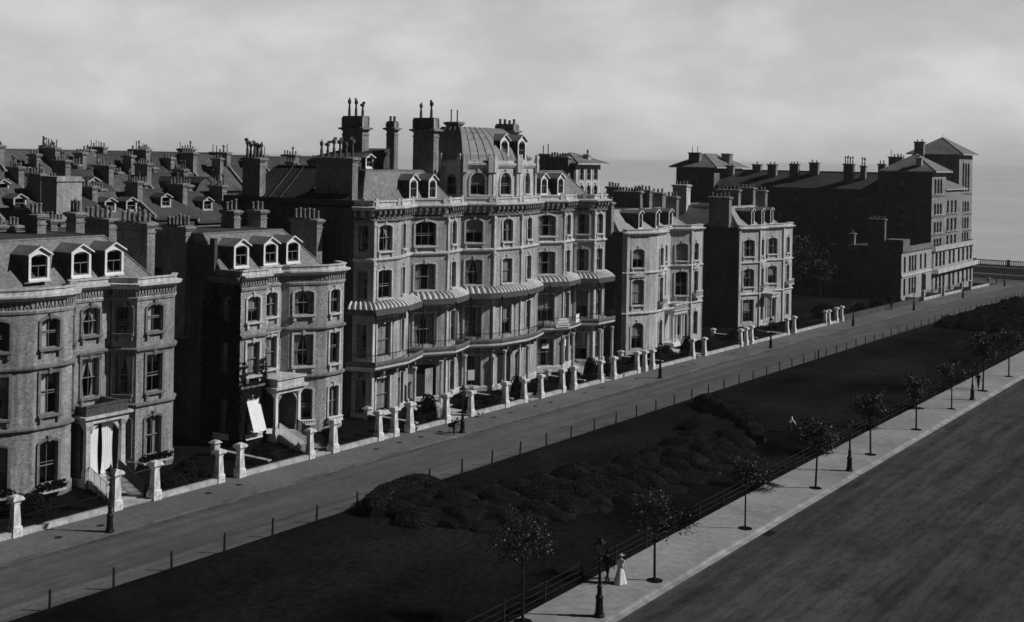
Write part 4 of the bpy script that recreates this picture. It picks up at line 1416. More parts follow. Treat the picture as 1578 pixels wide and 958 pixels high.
    chimney(T, -79.8, -78.6, 283.6, 284.4, 22.8, 26.0, 1, 'short', 'stone')
    chimney(T, -88.5, -86.2, 312.6, 314, 21, 30.2, 2, 'short', 'chim')


def italian_house():
    T = Thing('italianate_house', (-135, 292, gz(290)), 'square house with wide hipped roof and two chimneys rising behind the stuccoed villas', 'house')
    Q = [(-140.5, 284.4), (-130, 284.4), (-130, 302)]
    oo = [Op(0, 5, 1.6, 18.3, 20.8, .3, 'half'), Op(1, 5, 1.2, 19.5, 21.2, 0, 'none', sill=False), Op(1, 11, 1.2, 19.5, 21.2, 0, 'none', sill=False)]
    facade(T, Q, 0, 22.6, oo, 'dstone', 'stone', bars=False)
    m = MB(); m.poly((-130, 302, 0), (-140.5, 302, 0), (-140.5, 302, 22.6), (-130, 302, 22.6)); m.poly((-140.5, 302, 0), (-140.5, 284.4, 0), (-140.5, 284.4, 22.6), (-140.5, 302, 22.6)); T.part('rear_wall', m, 'shadebrick')
    hip_roof(T, -140.5, -130, 284.4, 302, 22.8, 3.4, 1.4)
    chimney(T, -137.6, -134.6, 285.4, 286.6, 22.8, 26.5, 2, 'rod', 'chim')
    chimney(T, -132.6, -130.4, 294.5, 296.5, 22.8, 26.4, 0, 'rod', 'chim')


def arched_house():
    T = Thing('arched_house', (-100, 162, gz(162)), 'square house with arched upper windows behind the right end of the tall terrace', 'house')
    Q = [(-101.2, 158.6), (-95, 158.6), (-95, 166)]
    oo = [Op(1, c, 1.15, 21.0, 23.0, .55, 'none', sill=False) for c in (1.6, 3.7, 5.8)] + [Op(1, c, 1.15, 18.2, 20.2, .4, 'drapes', sill=False) for c in (1.6, 3.7, 5.8)]
    facade(T, Q, -1, 23.4, oo, 'stone', 'stone', bars=False)
    m = MB(); wall_mesh(m, [(-95, 166), (-101.2, 166), (-101.2, 158.6)], -1, 23.4, []); m.k = 0; T.part('rear_wall', m, 'shadebrick')
    m = MB(); m.box(-101.3, 158.2, -1, -95.1, 158.55, 23.3); T.part('side_wall', m, 'shadebrick')
    hip_roof(T, -101.2, -95, 158.6, 166, 23.55, 1.5, .9)
    chimney(T, -100.9, -99.2, 157.6, 158.4, 20, 24.9, 2, 'rod')
    chimney(T, -98.9, -95.6, 157.3, 158.1, 20, 24.5, 7, 'short')
    chimney(T, -96.3, -95.6, 163.2, 164, 23, 25.0, 1, 'short', 'stone')


# ---- crowded roofs behind the villas -------------------------------------------------
def row_house(x, y0, w, ze, zr, depth, label, nd, stack, mat='dslate', xs=0., pots=5, pk='mix', dface='stone', front='shadebrick', group='terraced houses behind the villas'):
    """part of a terrace running along y; roof slope faces the avenue (+x)"""
    T = Thing('terraced_house', (x - depth / 2, y0 + w / 2, gz(y0)), label, 'house', group)
    P = [(x, y0 + .01), (x, y0 + w - .01)]
    k = max(1, int(w / 3))
    oo = [Op(0, (i + .5) * w / k, 1.1, ze - 3.4, ze - 1.3, 0, 'none', sill=False, sur=True) for i in range(k)]
    facade(T, P, gz(y0) - 1, ze, oo, front, 'dstone', bars=False)
    m = MB()
    zb = gz(y0) - 1
    m.poly((x - depth, y0 + .01, zb), (x, y0 + .01, zb), (x, y0 + .01, ze), (x - depth / 2, y0 + .01, zr), (x - depth, y0 + .01, ze))
    m.poly((x, y0 + w - .01, zb), (x - depth, y0 + w - .01, zb), (x - depth, y0 + w - .01, ze), (x - depth / 2, y0 + w - .01, zr), (x, y0 + w - .01, ze))
    m.poly((x - depth, y0 + w, zb), (x - depth, y0, zb), (x - depth, y0, ze), (x - depth, y0 + w, ze))
    T.part('side_wall', m, 'shadebrick')
    m = MB()
    e = .3
    m.poly((x + e, y0, ze - .08), (x + e, y0 + w, ze - .08), (x - depth / 2, y0 + w, zr), (x - depth / 2, y0, zr))
    m.poly((x - depth - e, y0, ze - .08), (x - depth / 2, y0, zr), (x - depth / 2, y0 + w, zr), (x - depth - e, y0 + w, ze - .08))
    m.tube((x - depth / 2, y0, zr), (x - depth / 2, y0 + w, zr), .13)
    m.box(x + .05, y0, ze - .3, x + e + .08, y0 + w, ze - .09)
    T.part('roof', m, mat)
    m = MB()   # raised party wall following the slope
    q = .38
    m.add([(x + .35, y0 - .16, ze - .1), (x - depth / 2, y0 - .16, zr), (x - depth / 2, y0 - .16, zr + q), (x + .35, y0 - .16, ze + q - .1),
           (x + .35, y0 + .16, ze - .1), (x - depth / 2, y0 + .16, zr), (x - depth / 2, y0 + .16, zr + q), (x + .35, y0 + .16, ze + q - .1)],
          [(0, 3, 2, 1), (4, 5, 6, 7), (2, 3, 7, 6), (0, 4, 7, 3), (1, 2, 6, 5), (0, 1, 5, 4)])
    T.part('party_wall', m, 'chim')
    sl = (zr - ze) / (depth / 2)
    for i in range(nd):
        yy = y0 + w * (i + .6) / (nd + .2)
        dx = depth * .17
        dormer(T, x - dx, yy, ze + dx * sl + .05, 1.5, 1.15, .4, 1.9, .1, dface, mat)
    if stack:
        xa = x - depth / 2 + xs
        up = RND.uniform(.35, .8) if zr > 22 else RND.uniform(.9, 1.5)
        chimney(T, xa - stack / 2, xa + stack / 2, y0 - .35, y0 + .35, ze - 1, zr + up, pots, pk, 'chim', 0, .72)
        if zr > 22:   # a second stack lower on the slope
            xb = x - depth * RND.uniform(.12, .3)
            chimney(T, xb - 1.2, xb + .6, y0 + w * .5 - .3, y0 + w * .5 + .3, ze - .5, ze + (zr - ze) * .75 + RND.uniform(.6, 1.2), 3, 'short', 'chim', 0, .8)
        elif w < 6.5:
            xb = x - depth * RND.uniform(.55, .8)
            chimney(T, xb - .9, xb + .7, y0 + w * .55 - .3, y0 + w * .55 + .3, ze - .5, zr + RND.uniform(.2, 1.0), 3, RND.choice(['short', 'tall', 'mix']), 'chim', 0, .8)
    return T


def back_streets():
    # skyline row
    y = 84.
    info = ['at the far left of the skyline', 'second from the left on the skyline', 'third from the left on the skyline', 'fourth from the left on the skyline', 'fifth from the left on the skyline',
            'sixth from the left on the skyline', 'seventh from the left on the skyline', 'eighth from the left on the skyline', 'ninth from the left on the skyline']
    for i in range(9):
        w = 7.6
        row_house(-135, y, w, 18.9, 23.75 + (.3 if i < 3 else -.12 * (i % 2)), 11, 'slate roofed terraced house with crowded chimney pots, ' + info[i], (1, 1, 2, 0, 0, 1, 1, 2, 1)[i], (4.2, 3.6, 3.2, 2.2, 3.6, 3.0, 3.8, 2.4, 3)[i],
                  'mslate' if i in (1, 2, 5) else 'dslate', pots=(7, 6, 6, 3, 5, 6, 5, 4, 5)[i], front='shadebrick', dface='stone' if i % 2 else 'dstone', xs=(1, .6, 1.4, -1, .4, 1.8, .2, 1, 0)[i])
        y += w
    y = 112.
    for i in range(5):
        row_house(-165, y, 9.5, 18.4, 24.1, 12, 'distant slate roofed house beyond the skyline terrace, ' + ('leftmost', 'second from left', 'third from left', 'fourth from left', 'rightmost')[i], 0, 4 - i % 2, pots=6, group='houses beyond the skyline')
        y += 9.5
    # middle row, seen from behind
    y = 68.
    lab = ['cream fronted attic at the left edge behind the first villa', 'pale gabled attic house left of the wide pale chimney', 'house with pale rendered attic and wide pale chimney', 'low dark roofed house behind the first villa\'s right stack',
           'dark slated house with narrow party wall behind the gap between the first two villas', 'dark house behind the second villa\'s left stack', 'dark house with pale dormer behind the second villa\'s dormers']
    for i in range(7):
        T = row_house(-112, y, 6.4, (16.4, 16.8, 17.2, 16.2, 16.6, 16.0, 15.8)[i], (19.6, 19.8, 20.2, 19.3, 19.6, 19.2, 18.9)[i], 10, lab[i], (1, 1, 0, 2, 1, 1, 1)[i], (2.6, 0, 2.4, 2.8, 2.2, 2.8, 2.4)[i], 'mslate' if i in (0, 1, 3) else 'dslate', pots=5,
                      front='stone' if i in (1, 2) else 'shadebrick', xs=1.5, dface='stone' if i in (1, 3, 6) else 'stone')
        if i == 1:
            m = MB(); m.box(-110.2, y + 3.2, 14, -107.6, y + 6.2, 21.4); m.box(-110.35, y + 3.05, 20.9, -107.45, y + 6.35, 21.15); T.part('wide_chimney', m, 'farstone')
        y += 6.4
    # nearest back row: low mews roofs with stacks
    y = 56.
    lab = ['low mews house with pale gable end behind the first villa at the left edge', 'low mews house behind the leftmost dormer', 'low mews house with glazed roof lantern behind the middle dormer', 'low mews house behind the right dormer of the first villa',
           'low mews house with small domed lantern behind the gap between villas', 'low mews house behind the ivy villa', 'low mews house behind the ivy villa, nearest the tall terrace']
    for i in range(7):
        T = row_house(-98.5, y, 5.4, (13.2, 13.8, 13.4, 13.9, 13.2, 14.0, 13.4)[i], (15.9, 16.4, 16.2, 16.5, 15.8, 16.6, 16.0)[i], 8, lab[i], 1 if i in (0, 3, 5) else 0, (2.0, 1.6, 2.4, 2.2, 1.6, 2.2, 0)[i], 'mslate' if i in (2, 4, 6) else 'dslate', pots=3, pk='tall', xs=1.0,
                      dface='stone', group='mews houses behind the villas')
        if i in (2, 4):
            m = MB(); m.lathe((-99.5, y + 2.7, 15.2), [(1.2, 0), (1.2, .6), (1.05, 1.1), (.7, 1.6), (.1, 1.9)], 10); T.part('roof_lantern', m, 'lead')
        y += 5.4
    # another close packed row between
    y = 74.
    lab = ['leftmost', 'second', 'third', 'fourth', 'fifth', 'sixth', 'seventh']
    for i in range(7):
        row_house(-123.5, y, 6.1, (17.0, 17.8, 17.4, 18.0, 17.2, 17.6, 17.0)[i], (20.6, 21.4, 20.9, 21.7, 21.0, 21.3, 20.8)[i], 9, 'close packed slate house just below the skyline terrace, %s of its row' % lab[i], (1, 1, 2, 1, 0, 1, 1)[i], (2.4, 2.8, 2.2, 2.6, 3, 2.4, 2.2)[i], ('dslate', 'mslate')[i % 3 == 1], pots=5, xs=.8,
                  front='shadebrick', dface=('stone', 'stone')[i % 2], group='houses below the skyline terrace')
        y += 6.1
    # a church-like gable in the distance
    T = Thing('chapel', (-122, 112, gz(110)), 'pointed pale gable of a chapel among the dark roofs', 'chapel')
    m = MB()
    ap = [(-2.0, 14), (2.0, 14), (2.0, 18), (1.7, 19.2), (1.0, 20.3), (0, 21), (-1.0, 20.3), (-1.7, 19.2), (-2.0, 18)]
    m.poly(*[(-119, 107.6 + u, z) for u, z in ap])
    T.part('gable', m, 'mslate')
    m = MB()
    for (a, za), (b, zb) in zip(ap[2:], ap[3:] + ap[:0]): m.poly((-118.9, 107.6 + a, za), (-118.9, 107.6 + b, zb), (-128, 107.6 + b, zb), (-128, 107.6 + a, za))
    T.part('roof', m, 'dslate')


villa_one()
villa_two()
terrace_block()
villa_three()
villa_four()
sea_block()
italian_house()
arched_house()
back_streets()


# ================================================================== GROUND
def strip(name, xa, xb, ya, yb, mat, dz=0., step=4., kind='structure'):
    """sheet between x=xa(y) and x=xb(y) lying on the slope"""
    fa = xa if callable(xa) else (lambda y: xa)
    fb = xb if callable(xb) else (lambda y: xb)
    m = MB()
    n = max(1, int((yb - ya) / step))
    vs = []
    for i in range(n + 1):
        y = ya + (yb - ya) * i / n
        vs += [(fa(y), y, gz(y) + dz), (fb(y), y, gz(y) + dz)]
    m.add(vs, [(2 * i, 2 * i + 1, 2 * i + 3, 2 * i + 2) for i in range(n)])
    return structure(name, m, mat, kind)


def lawn_right(y):
    pts = [(-60, -35.6), (58, -35.8), (90, -36.2), (130, -36.35), (186, -36.7), (318, -38)]
    for (a, xa), (b, xb) in zip(pts, pts[1:]):
        if a <= y <= b: return xa + (xb - xa) * (y - a) / (b - a)
    return pts[0][1] if y < pts[0][0] else pts[-1][1]


KX, FX, RX = -64.58, -56.35, -31.9
YE = 318.
strip('ground', -900, 700, -150, 420, 'soil', -.2, 10)
strip('road', KX, FX + .02, -60, YE, 'road', -.125)
strip('near_road', RX - .02, 60, -60, YE, 'roadr', -.125)
strip('front_garden', -92, -68.9, -40, 250, 'soil', -.03)
strip('garden_lawn', -110, -69.2, 203, 249.6, 'lawn', .0)
strip('lawn', FX, lawn_right, -60, 312, 'lawn', .02)


def pavement(name, x0, x1, mat, kerbside, k0=None):
    m = MB()
    fa = x0 if callable(x0) else (lambda y: x0)
    fb = x1 if callable(x1) else (lambda y: x1)
    vs = []
    n = 95
    for i in range(n + 1):
        y = -60 + (YE + 60) * i / n
        vs += [(fa(y), y, gz(y)), (fb(y), y, gz(y))]
    m.add(vs, [(2 * i, 2 * i + 1, 2 * i + 3, 2 * i + 2) for i in range(n)])
    return structure(name, m, mat)


pavement('pavement', -69.3, KX - .16, 'pave', 1)
pavement('near_pavement', lambda y: lawn_right(y) - .02, RX - .16, 'paver', 1)


def kerb(name, xin, xout, mat='kerb'):
    m = MB()
    y = -60.
    while y < YE:
        L = 1.9
        z = gz(y + L / 2) + RND.uniform(.004, .016)
        a, b = min(xin, xout), max(xin, xout)
        z0, z1 = gz(y) + .008, gz(y + L) + .008
        m.add([(a, y + .012, z0 - .3), (b, y + .012, z0 - .3), (b, y + L - .012, z1 - .3), (a, y + L - .012, z1 - .3), (a, y + .012, z0), (b, y + .012, z0), (b, y + L - .012, z1), (a, y + L - .012, z1)],
              [(4, 5, 6, 7), (0, 1, 5, 4), (1, 2, 6, 5), (2, 3, 7, 6), (3, 0, 4, 7)])
        y += L
    return structure(name, m, mat)


kerb('kerb', KX - .16, KX, 'kerbd')
kerb('near_kerb', RX - .16, RX)
strip('gutter', KX + .002, KX + .42, -60, YE, 'gutter', -.118)
strip('near_gutter', RX + .002, RX + .42, -60, YE, 'kerb', -.118)
# sea front
strip('sea_road', -400, 300, YE + .02, 335, 'road', -.12)
strip('sea_pavement', -400, 300, 335.02, 338, 'pave', .0)
strip('sea_lawn', -400, 300, 338.02, 358, 'grassfar', .02)
strip('promenade_path', -400, 300, 358.02, 361.5, 'pave', .02)
strip('lower_sea_lawn', -400, 300, 361.52, 398, 'grassfar', .02)
strip('promenade', -400, 300, 398.02, 419, 'road', .02)
m = MB()
m.poly((-30000, 419, -9.5), (30000, 419, -9.5), (30000, 30000, -9.5), (-30000, 30000, -9.5))
structure('sea', m, 'sea')

# balustrade along the promenade
T = Thing('balustrade', (-80, 405, gz(405)), 'long pale balustrade along the promenade in front of the sea', 'balustrade')
m = MB()
zb = gz(405)
m.box(-130, 404.8, zb, -20, 405.2, zb + .45)
m.box(-130, 404.75, zb + 1.75, -20, 405.25, zb + 2.0)
T.part('rail', m, 'stone')
m = MB()
x = -130.
while x < -20:
    m.box(x, 404.88, zb + .45, x + .28, 405.12, zb + 1.75)
    x += .62
o = T.part('balusters', m, 'stone')
for k in range(11):
    m = MB(); xx = -125 + k * 10; m.box(xx - .45, 404.6, zb, xx + .45, 405.4, zb + 2.25); T.part('pier', m, 'dstone')

# ================================================================== GARDENS, PILLARS
PIL = [39.5, 46.97, 54.63, 57.98, 63.97, 66.06, 73.7, 76.5, 82.3, 84.43, 86.6, 92.0, 95.95, 101.85, 105.25, 108.4, 112.7, 115.1, 120.95, 123.95, 129.65, 131.6, 133.6, 144.7, 148.3, 160.1, 162.0, 163.9, 177.5, 180.4, 194.2, 195.9, 199.5, 202.1]
WHO = ['', 'at the far left edge of the picture', 'left of the steps to the house with white drapes', 'right of the steps to the house with white drapes',
       'left one of the pair between the two brick villas', 'right one of the pair between the two brick villas', 'left of the steps to the ivy clad villa', 'right of the steps to the ivy clad villa',
       'leftmost of three between the ivy villa and the tall terrace', 'middle of three between the ivy villa and the tall terrace', 'largest right hand one of three by the tall terrace\'s first bay',
       'left of the tall terrace\'s first steps', 'beside the small pale dog', 'standing alone before the terrace\'s second garden', 'left of the steps to the domed centre', 'right of the steps to the domed centre',
       'left one of the pair below the notice boards', 'right one of the pair below the notice boards', 'left of the last steps of the tall terrace', 'right of the last steps of the tall terrace',
       'leftmost of three before the first stuccoed villa', 'middle of three before the first stuccoed villa', 'rightmost of three before the first stuccoed villa', 'left one of the pair at the first stuccoed villa\'s right corner', 'right one of the pair at the first stuccoed villa\'s right corner',
       'leftmost of three between the two stuccoed villas', 'middle of three between the two stuccoed villas', 'rightmost of three between the two stuccoed villas', 'left one of the pair before the furthest stuccoed villa', 'right one of the pair before the furthest stuccoed villa',
       'leftmost of the last four along the pavement', 'second of the last four along the pavement', 'third of the last four along the pavement', 'furthest of all along the pavement']


def pillar_proto():
    T = Thing('gate_pillar', (0, 0, 0), 'x', 'gate pillar', 'gate pillars along the pavement')
    m = MB()
    m.taper(0, 0, -.5, .62, .34, .34, .335, .335); m.taper(0, 0, .62, .72, .335, .335, .27, .27)
    m.taper(0, 0, .72, 2.1, .265, .265, .2, .2)
    m.box(-.235, -.235, 2.1, .235, .235, 2.18)
    T.part('shaft', m, 'pillar')
    m = MB()
    m.taper(0, 0, 2.183, 2.34, .24, .24, .38, .38); m.box(-.41, -.41, 2.343, .41, .41, 2.47)
    m.taper(0, 0, 2.473, 2.6, .4, .4, .3, .3); m.taper(0, 0, 2.6, 2.68, .3, .3, .1, .1)
    T.part('cap', m, 'pillar')
    return T.r


pp = pillar_proto()
for i, y in enumerate(PIL[1:], 1):
    o = pp if i == 1 else copy_tree(pp)
    o.location = (-68.75, y, gz(y))
    s = .95 + RND.uniform(-.05, .04)
    if i in (2, 3, 7, 10, 11): s = 1.03
    o.scale = (s, s, s)
    o.rotation_euler.z = RND.uniform(-.03, .03)
    o['label'] = 'white gate pillar ' + WHO[i]
# low walls with iron rails between the pillars
GATES = {2, 4, 6, 9, 11, 14, 16, 18, 20, 21, 23, 25, 26, 28, 30, 32}
ORD = 'first second third fourth fifth sixth seventh eighth ninth tenth eleventh twelfth thirteenth fourteenth fifteenth sixteenth seventeenth eighteenth nineteenth twentieth'.split()
nw = -1
for i in range(len(PIL) - 1):
    if i in GATES: continue
    a, b = PIL[i] + .3, PIL[i + 1] - .3
    if b - a < .8: continue
    nw += 1
    T = Thing('garden_wall', (-68.75, (a + b) / 2, gz((a + b) / 2)), 'low pale railed garden wall, %s from the left along the far pavement' % ORD[nw], 'garden wall', 'low walls along the pavement')
    m = MB()
    n = max(1, int((b - a) / 1.6))
    for k in range(n):
        ya, yb = a + (b - a) * k / n, a + (b - a) * (k + 1) / n
        z0, z1 = gz(ya) + .36, gz(yb) + .36
        m.add([(-68.98, ya + .008, z0 - .8), (-68.52, ya + .008, z0 - .8), (-68.52, yb - .008, z1 - .8), (-68.98, yb - .008, z1 - .8), (-68.98, ya + .008, z0), (-68.52, ya + .008, z0), (-68.52, yb - .008, z1), (-68.98, yb - .008, z1)],
              [(4, 5, 6, 7), (0, 1, 5, 4), (1, 2, 6, 5), (2, 3, 7, 6), (3, 0, 4, 7)])
    T.part('coping', m, 'coping')
    m = MB()
    k = int((b - a) / .2)
    for j in range(k + 1):
        y = a + (b - a) * j / k
        m.tube((-68.78, y, gz(y) + .33), (-68.78, y, gz(y) + 1.32), .014, .01, 4)
    for h in (.5, 1.2): m.tube((-68.78, a, gz(a) + h), (-68.78, b, gz(b) + h), .02, None, 4)
    T.part('railing', m, 'iron')
# far boundary wall, past the last pillar
T = Thing('boundary_wall', (-68.9, 226, gz(226)), 'long low dark wall along the pavement past the last pillars', 'garden wall')
m = MB()
for k in range(12):
    ya, yb = 202.6 + k * 3.8, 202.6 + (k + 1) * 3.8
    m.add([(-69.2, ya, gz(ya) - .5), (-68.8, ya, gz(ya) - .5), (-68.8, yb, gz(yb) - .5), (-69.2, yb, gz(yb) - .5), (-69.2, ya, gz(ya) + .9), (-68.8, ya, gz(ya) + .9), (-68.8, yb, gz(yb) + .9), (-69.2, yb, gz(yb) + .9)],
          [(4, 5, 6, 7), (0, 1, 5, 4), (1, 2, 6, 5), (2, 3, 7, 6), (3, 0, 4, 7)])
T.part('wall', m, 'ivybrick')
# white walled areas in front of the sea block
for a, b, l in ((253.5, 266.5, 'pale railed forecourt wall left of the sea block doorway'), (269, 284, 'pale railed forecourt wall under the white balcony'), (292, 310, 'pale railed forecourt wall at the sea end of the block')):
    T = Thing('forecourt_wall', (-69.5, (a + b) / 2, gz(a)), l, 'forecourt wall')
    m = MB(); n = int((b - a) / 3)
    for k in range(n):
        ya, yb = a + (b - a) * k / n, a + (b - a) * (k + 1) / n
        m.box(-69.65, ya, gz(yb) - .4, -69.35, yb - .01, gz(yb) + .55)
    for y in (a, b): m.box(-69.8, y - .25, gz(y) - .3, -69.2, y + .25, gz(y) + 2.0)
    m.box(-73, a, gz(a) - .4, -69.65, a + .25, gz(a) + .5)
    T.part('wall', m, 'coping')
    m = MB()
    for h in (.9, 1.4, 1.8): m.tube((-69.5, a, gz(a) + h), (-69.5, b, gz(b) + h), .035, None, 4)
    k = int((b - a) / .5)
    for j in range(k): m.tube((-69.5, a + j * .5, gz(a + j * .5) + .5), (-69.5, a + j * .5, gz(a + j * .5) + 1.8), .02, None, 4)
    T.part('railing', m, 'iron')
# walls that divide the gardens
for y, xe, l in ((69.75, -75.2, 'low dividing wall with pale end pier between the two brick villas'), (88.4, -75.0, 'low dividing wall with pale end pier between the ivy villa and the tall terrace'),
                 (104.0, -74.0, 'low dividing wall in front of the tall terrace, left of the domed centre'), (118.5, -74, 'low dividing wall in front of the tall terrace, right of the domed centre'), (137.5, -75, 'low dividing wall with pale end pier right of the tall terrace'),
                 (167.5, -76, 'low dividing wall between the two stuccoed villas')):
    T = Thing('dividing_wall', (-72, y, gz(y)), l, 'garden wall')
    m = MB(); m.box(xe, y - .14, gz(y) - .3, -69.3, y + .14, gz(y) + .42); T.part('wall', m, 'ivybrick')
    m = MB(); m.box(xe, y - .2, gz(y) + .423, -69.3, y + .2, gz(y) + .52)
    m.box(xe - .5, y - .3, gz(y) - .3, xe - .003, y + .3, gz(y) + 1.0); m.taper(xe - .25, y, gz(y) + 1.003, gz(y) + 1.2, .42, .42, .2, .2)
    T.part('coping', m, 'coping')


# ---- foliage meshes
def bush_mesh(name, r, h, n, size, mat='leaf', seed=1):
    """rounded mound: a dark solid heart with small leaves standing off it"""
    rr = random.Random(seed)
    m = MB()
    ph = [rr.uniform(0, 6.3) for _ in range(4)]

    def rad(a, e): return 1 + (.1 * math.sin(2 * a + ph[0]) + .07 * math.sin(3 * a + ph[1]) + .06 * math.sin(5 * a + ph[2])) * math.cos(e) + .05 * math.sin(3 * e + ph[3])
    na, ne = 20, 8
    vs = []
    for k in range(ne + 1):
        e = math.pi / 2 * k / ne
        for i in range(na):
            a = 2 * math.pi * i / na
            q = .84 * rad(a, e)
            vs.append((q * math.cos(a) * math.cos(e), q * math.sin(a) * math.cos(e), q * math.sin(e) * h / r))
    m.add(vs, [(k * na + i, k * na + (i + 1) % na, (k + 1) * na + (i + 1) % na, (k + 1) * na + i) for k in range(ne) for i in range(na)])
    for _ in range(n):
        a = rr.uniform(0, 6.283)
        e = math.asin(rr.random() ** .9)
        q = rad(a, e) * (.84 + .2 * rr.random() ** .7)
        v = Vector((math.cos(a) * math.cos(e), math.sin(a) * math.cos(e), math.sin(e)))
        P = Vector((v.x * q, v.y * q, v.z * q * h / r))
        nn = (v + Vector((rr.gauss(0, .45), rr.gauss(0, .45), rr.gauss(0, .45) + .2))).normalized()
        t = nn.orthogonal().normalized()
        t.rotate(Matrix.Rotation(rr.uniform(0, 6.3), 3, nn))
        b = nn.cross(t)
        s = size * rr.uniform(.6, 1.3)
        m.add([P - t * s * 1.5, P + b * s * .8, P + t * s * 1.5, P - b * s * .8], [(0, 1, 2, 3)])
    return m.mesh(name, mat)


BUSH = [bush_mesh('bush', 1.0, 1.0, 5200, .033, 'leaf', s) for s in range(5)]
DBUSH = [bush_mesh('shrub', 1.0, 1.0, 1100, .065, 'leafd', s + 20) for s in range(3)]


def bush(x, y, r, h, label, group, me, name='bush', cat='bush'):
    o = bpy.data.objects.new(name, me)
    col.objects.link(o)
    o.location = (x, y, gz(y) + .01)
    o.scale = (r * RND.uniform(.9, 1.1), r * RND.uniform(.9, 1.1), h)
    o.rotation_euler.z = RND.uniform(0, 6.3)
    tag(o, label, cat, group, 'thing')
    return o


def inside(x, y, poly):
    c = False
    for (x0, y0), (x1, y1) in zip(poly, poly[1:] + poly[:1]):
        if (y0 > y) != (y1 > y) and x < (x1 - x0) * (y - y0) / (y1 - y0) + x0: c = not c
    return c


MOUNDS = [(-54.8, 68.2), (-53.4, 69.8), (-51.7, 70.2), (-51.1, 73.3), (-50.1, 75.6), (-49.2, 77.8), (-48.8, 81.8), (-48.3, 83.2), (-47.5, 84.8), (-47.4, 89.0), (-51.1, 67.5), (-48.6, 69.0), (-47.5, 71.7), (-46.2, 74.3), (-45.7, 77.0), (-44.9, 78.9), (-45.2, 83.4), (-44.6, 86.5), (-44.1, 89.3), (-43.7, 92.0), (-53.2, 66.0), (-53.0, 67.5), (-50.3, 68.7), (-49.4, 72.5), (-48.3, 75.0), (-47.6, 77.9), (-44.2, 80.6), (-43.8, 83.4), (-43.1, 85.8), (-47.2, 97.5), (-47.1, 100.5), (-47.4, 103.2), (-47.5, 105.8), (-44.8, 102.5), (-44.5, 96.2), (-44.0, 98.5), (-43.3, 100.7), (-46.8, 92.4), (-45.7, 93.2), (-45.7, 96.3), (-48.7, 67.0), (-50.8, 65.3), (-46.8, 69.0), (-45.5, 71.5), (-44.3, 73.8), (-43.6, 76.1), (-42.9, 94.1), (-42.6, 96.6), (-46.1, 89.3), (-46.9, 80.6), (-46.0, 86.2), (-49.9, 107.8), (-48.9, 104.6)]
for x, y in MOUNDS:
    bush(x, y, RND.uniform(1.4, 1.8), RND.uniform(.8, 1.1), 'low rounded bush growing in the large bed on the lawn', 'bushes in the large lawn bed', RND.choice(BUSH))
LOW = [(-48.78, 65.65), (-46.62, 67.6), (-44.81, 70.3), (-43.68, 72.65), (-42.52, 75.13), (-41.73, 78.45), (-41.5, 81), (-41.11, 83.39), (-40.98, 86), (-40.88, 88.51), (-41.0, 91.7), (-41.09, 95.18), (-41.3, 98)]
for i, (x, y) in enumerate(LOW):
    for k in range(2):
        bush(x - .2 + RND.uniform(-.8, .4), y + RND.uniform(-.7, .7), RND.uniform(.9, 1.3), RND.uniform(.3, .5), 'small low plant edging the large bed on the side towards the near pavement', 'edging plants of the large lawn bed', RND.choice(BUSH), 'edging_plant', 'plant')


def hedge(path, w, h, label, seed):
    """clipped hedge: a rounded solid heart and a dense skin of small leaves"""
    rr = random.Random(seed)
    T = Thing('clipped_hedge', (path[0][0], path[0][1], gz(path[0][1])), label, 'hedge')
    P = []
    for (a, b) in zip(path, path[1:]):
        n = max(2, int(math.dist(a, b) / .4))
        P += [(a[0] + (b[0] - a[0]) * i / n, a[1] + (b[1] - a[1]) * i / n) for i in range(n)]
    P.append(path[-1])
    m = MB()
    k = 9
    vs = []
    for i, (x, y) in enumerate(P):
        a, b = P[max(0, i - 1)], P[min(len(P) - 1, i + 1)]
        d = Vector((b[0] - a[0], b[1] - a[1], 0)).normalized()
        nx, ny = d.y, -d.x
        e = min(1, .55 + .45 * min(i, len(P) - 1 - i) / 2.5)
        hh = h * e * (1 + .06 * math.sin(i * .9) + .05 * math.sin(i * .37 + 2))
        ww = w * e * (1 + .08 * math.sin(i * .7 + 1))
        for j in range(k):
            t = math.pi * j / (k - 1)
            c, s = math.cos(t), math.sin(t)
            c = math.copysign(abs(c) ** .6, c); s = s ** .6
            vs.append((x + nx * c * ww / 2, y + ny * c * ww / 2, gz(y) + s * hh))
    fs = [(i * k + j, i * k + j + 1, (i + 1) * k + j + 1, (i + 1) * k + j) for i in range(len(P) - 1) for j in range(k - 1)]
    fs += [list(range(k)), [(len(P) - 1) * k + j for j in range(k - 1, -1, -1)]]
    m.add(vs, fs)
    nf = len(fs)
    for f in fs[:-2]:
        q = [Vector(vs[i]) for i in f]
        nn = (q[2] - q[0]).cross(q[3] - q[1]).normalized()
        if nn.z < -.2: nn = -nn
        for _ in range(34):
            u, v = rr.random(), rr.random()
            c = q[0].lerp(q[1], u).lerp(q[3].lerp(q[2], u), v)
            out = (c - Vector((sum(p_.x for p_ in q) / 4, sum(p_.y for p_ in q) / 4, c.z)))
            t = Vector((rr.gauss(0, 1), rr.gauss(0, 1), rr.gauss(0, 1))).normalized()
            b = t.cross(nn * .6 + Vector((rr.gauss(0, .6), rr.gauss(0, .6), rr.gauss(0, .5)))).normalized()
            s = .045 * rr.uniform(.6, 1.3)
            c = c + nn * rr.uniform(0, .16)
            m.add([c - t * s * 1.5, c + b * s * .8, c + t * s * 1.5, c - b * s * .8], [(0, 1, 2, 3)])
    T.part('foliage', m, 'leaf')


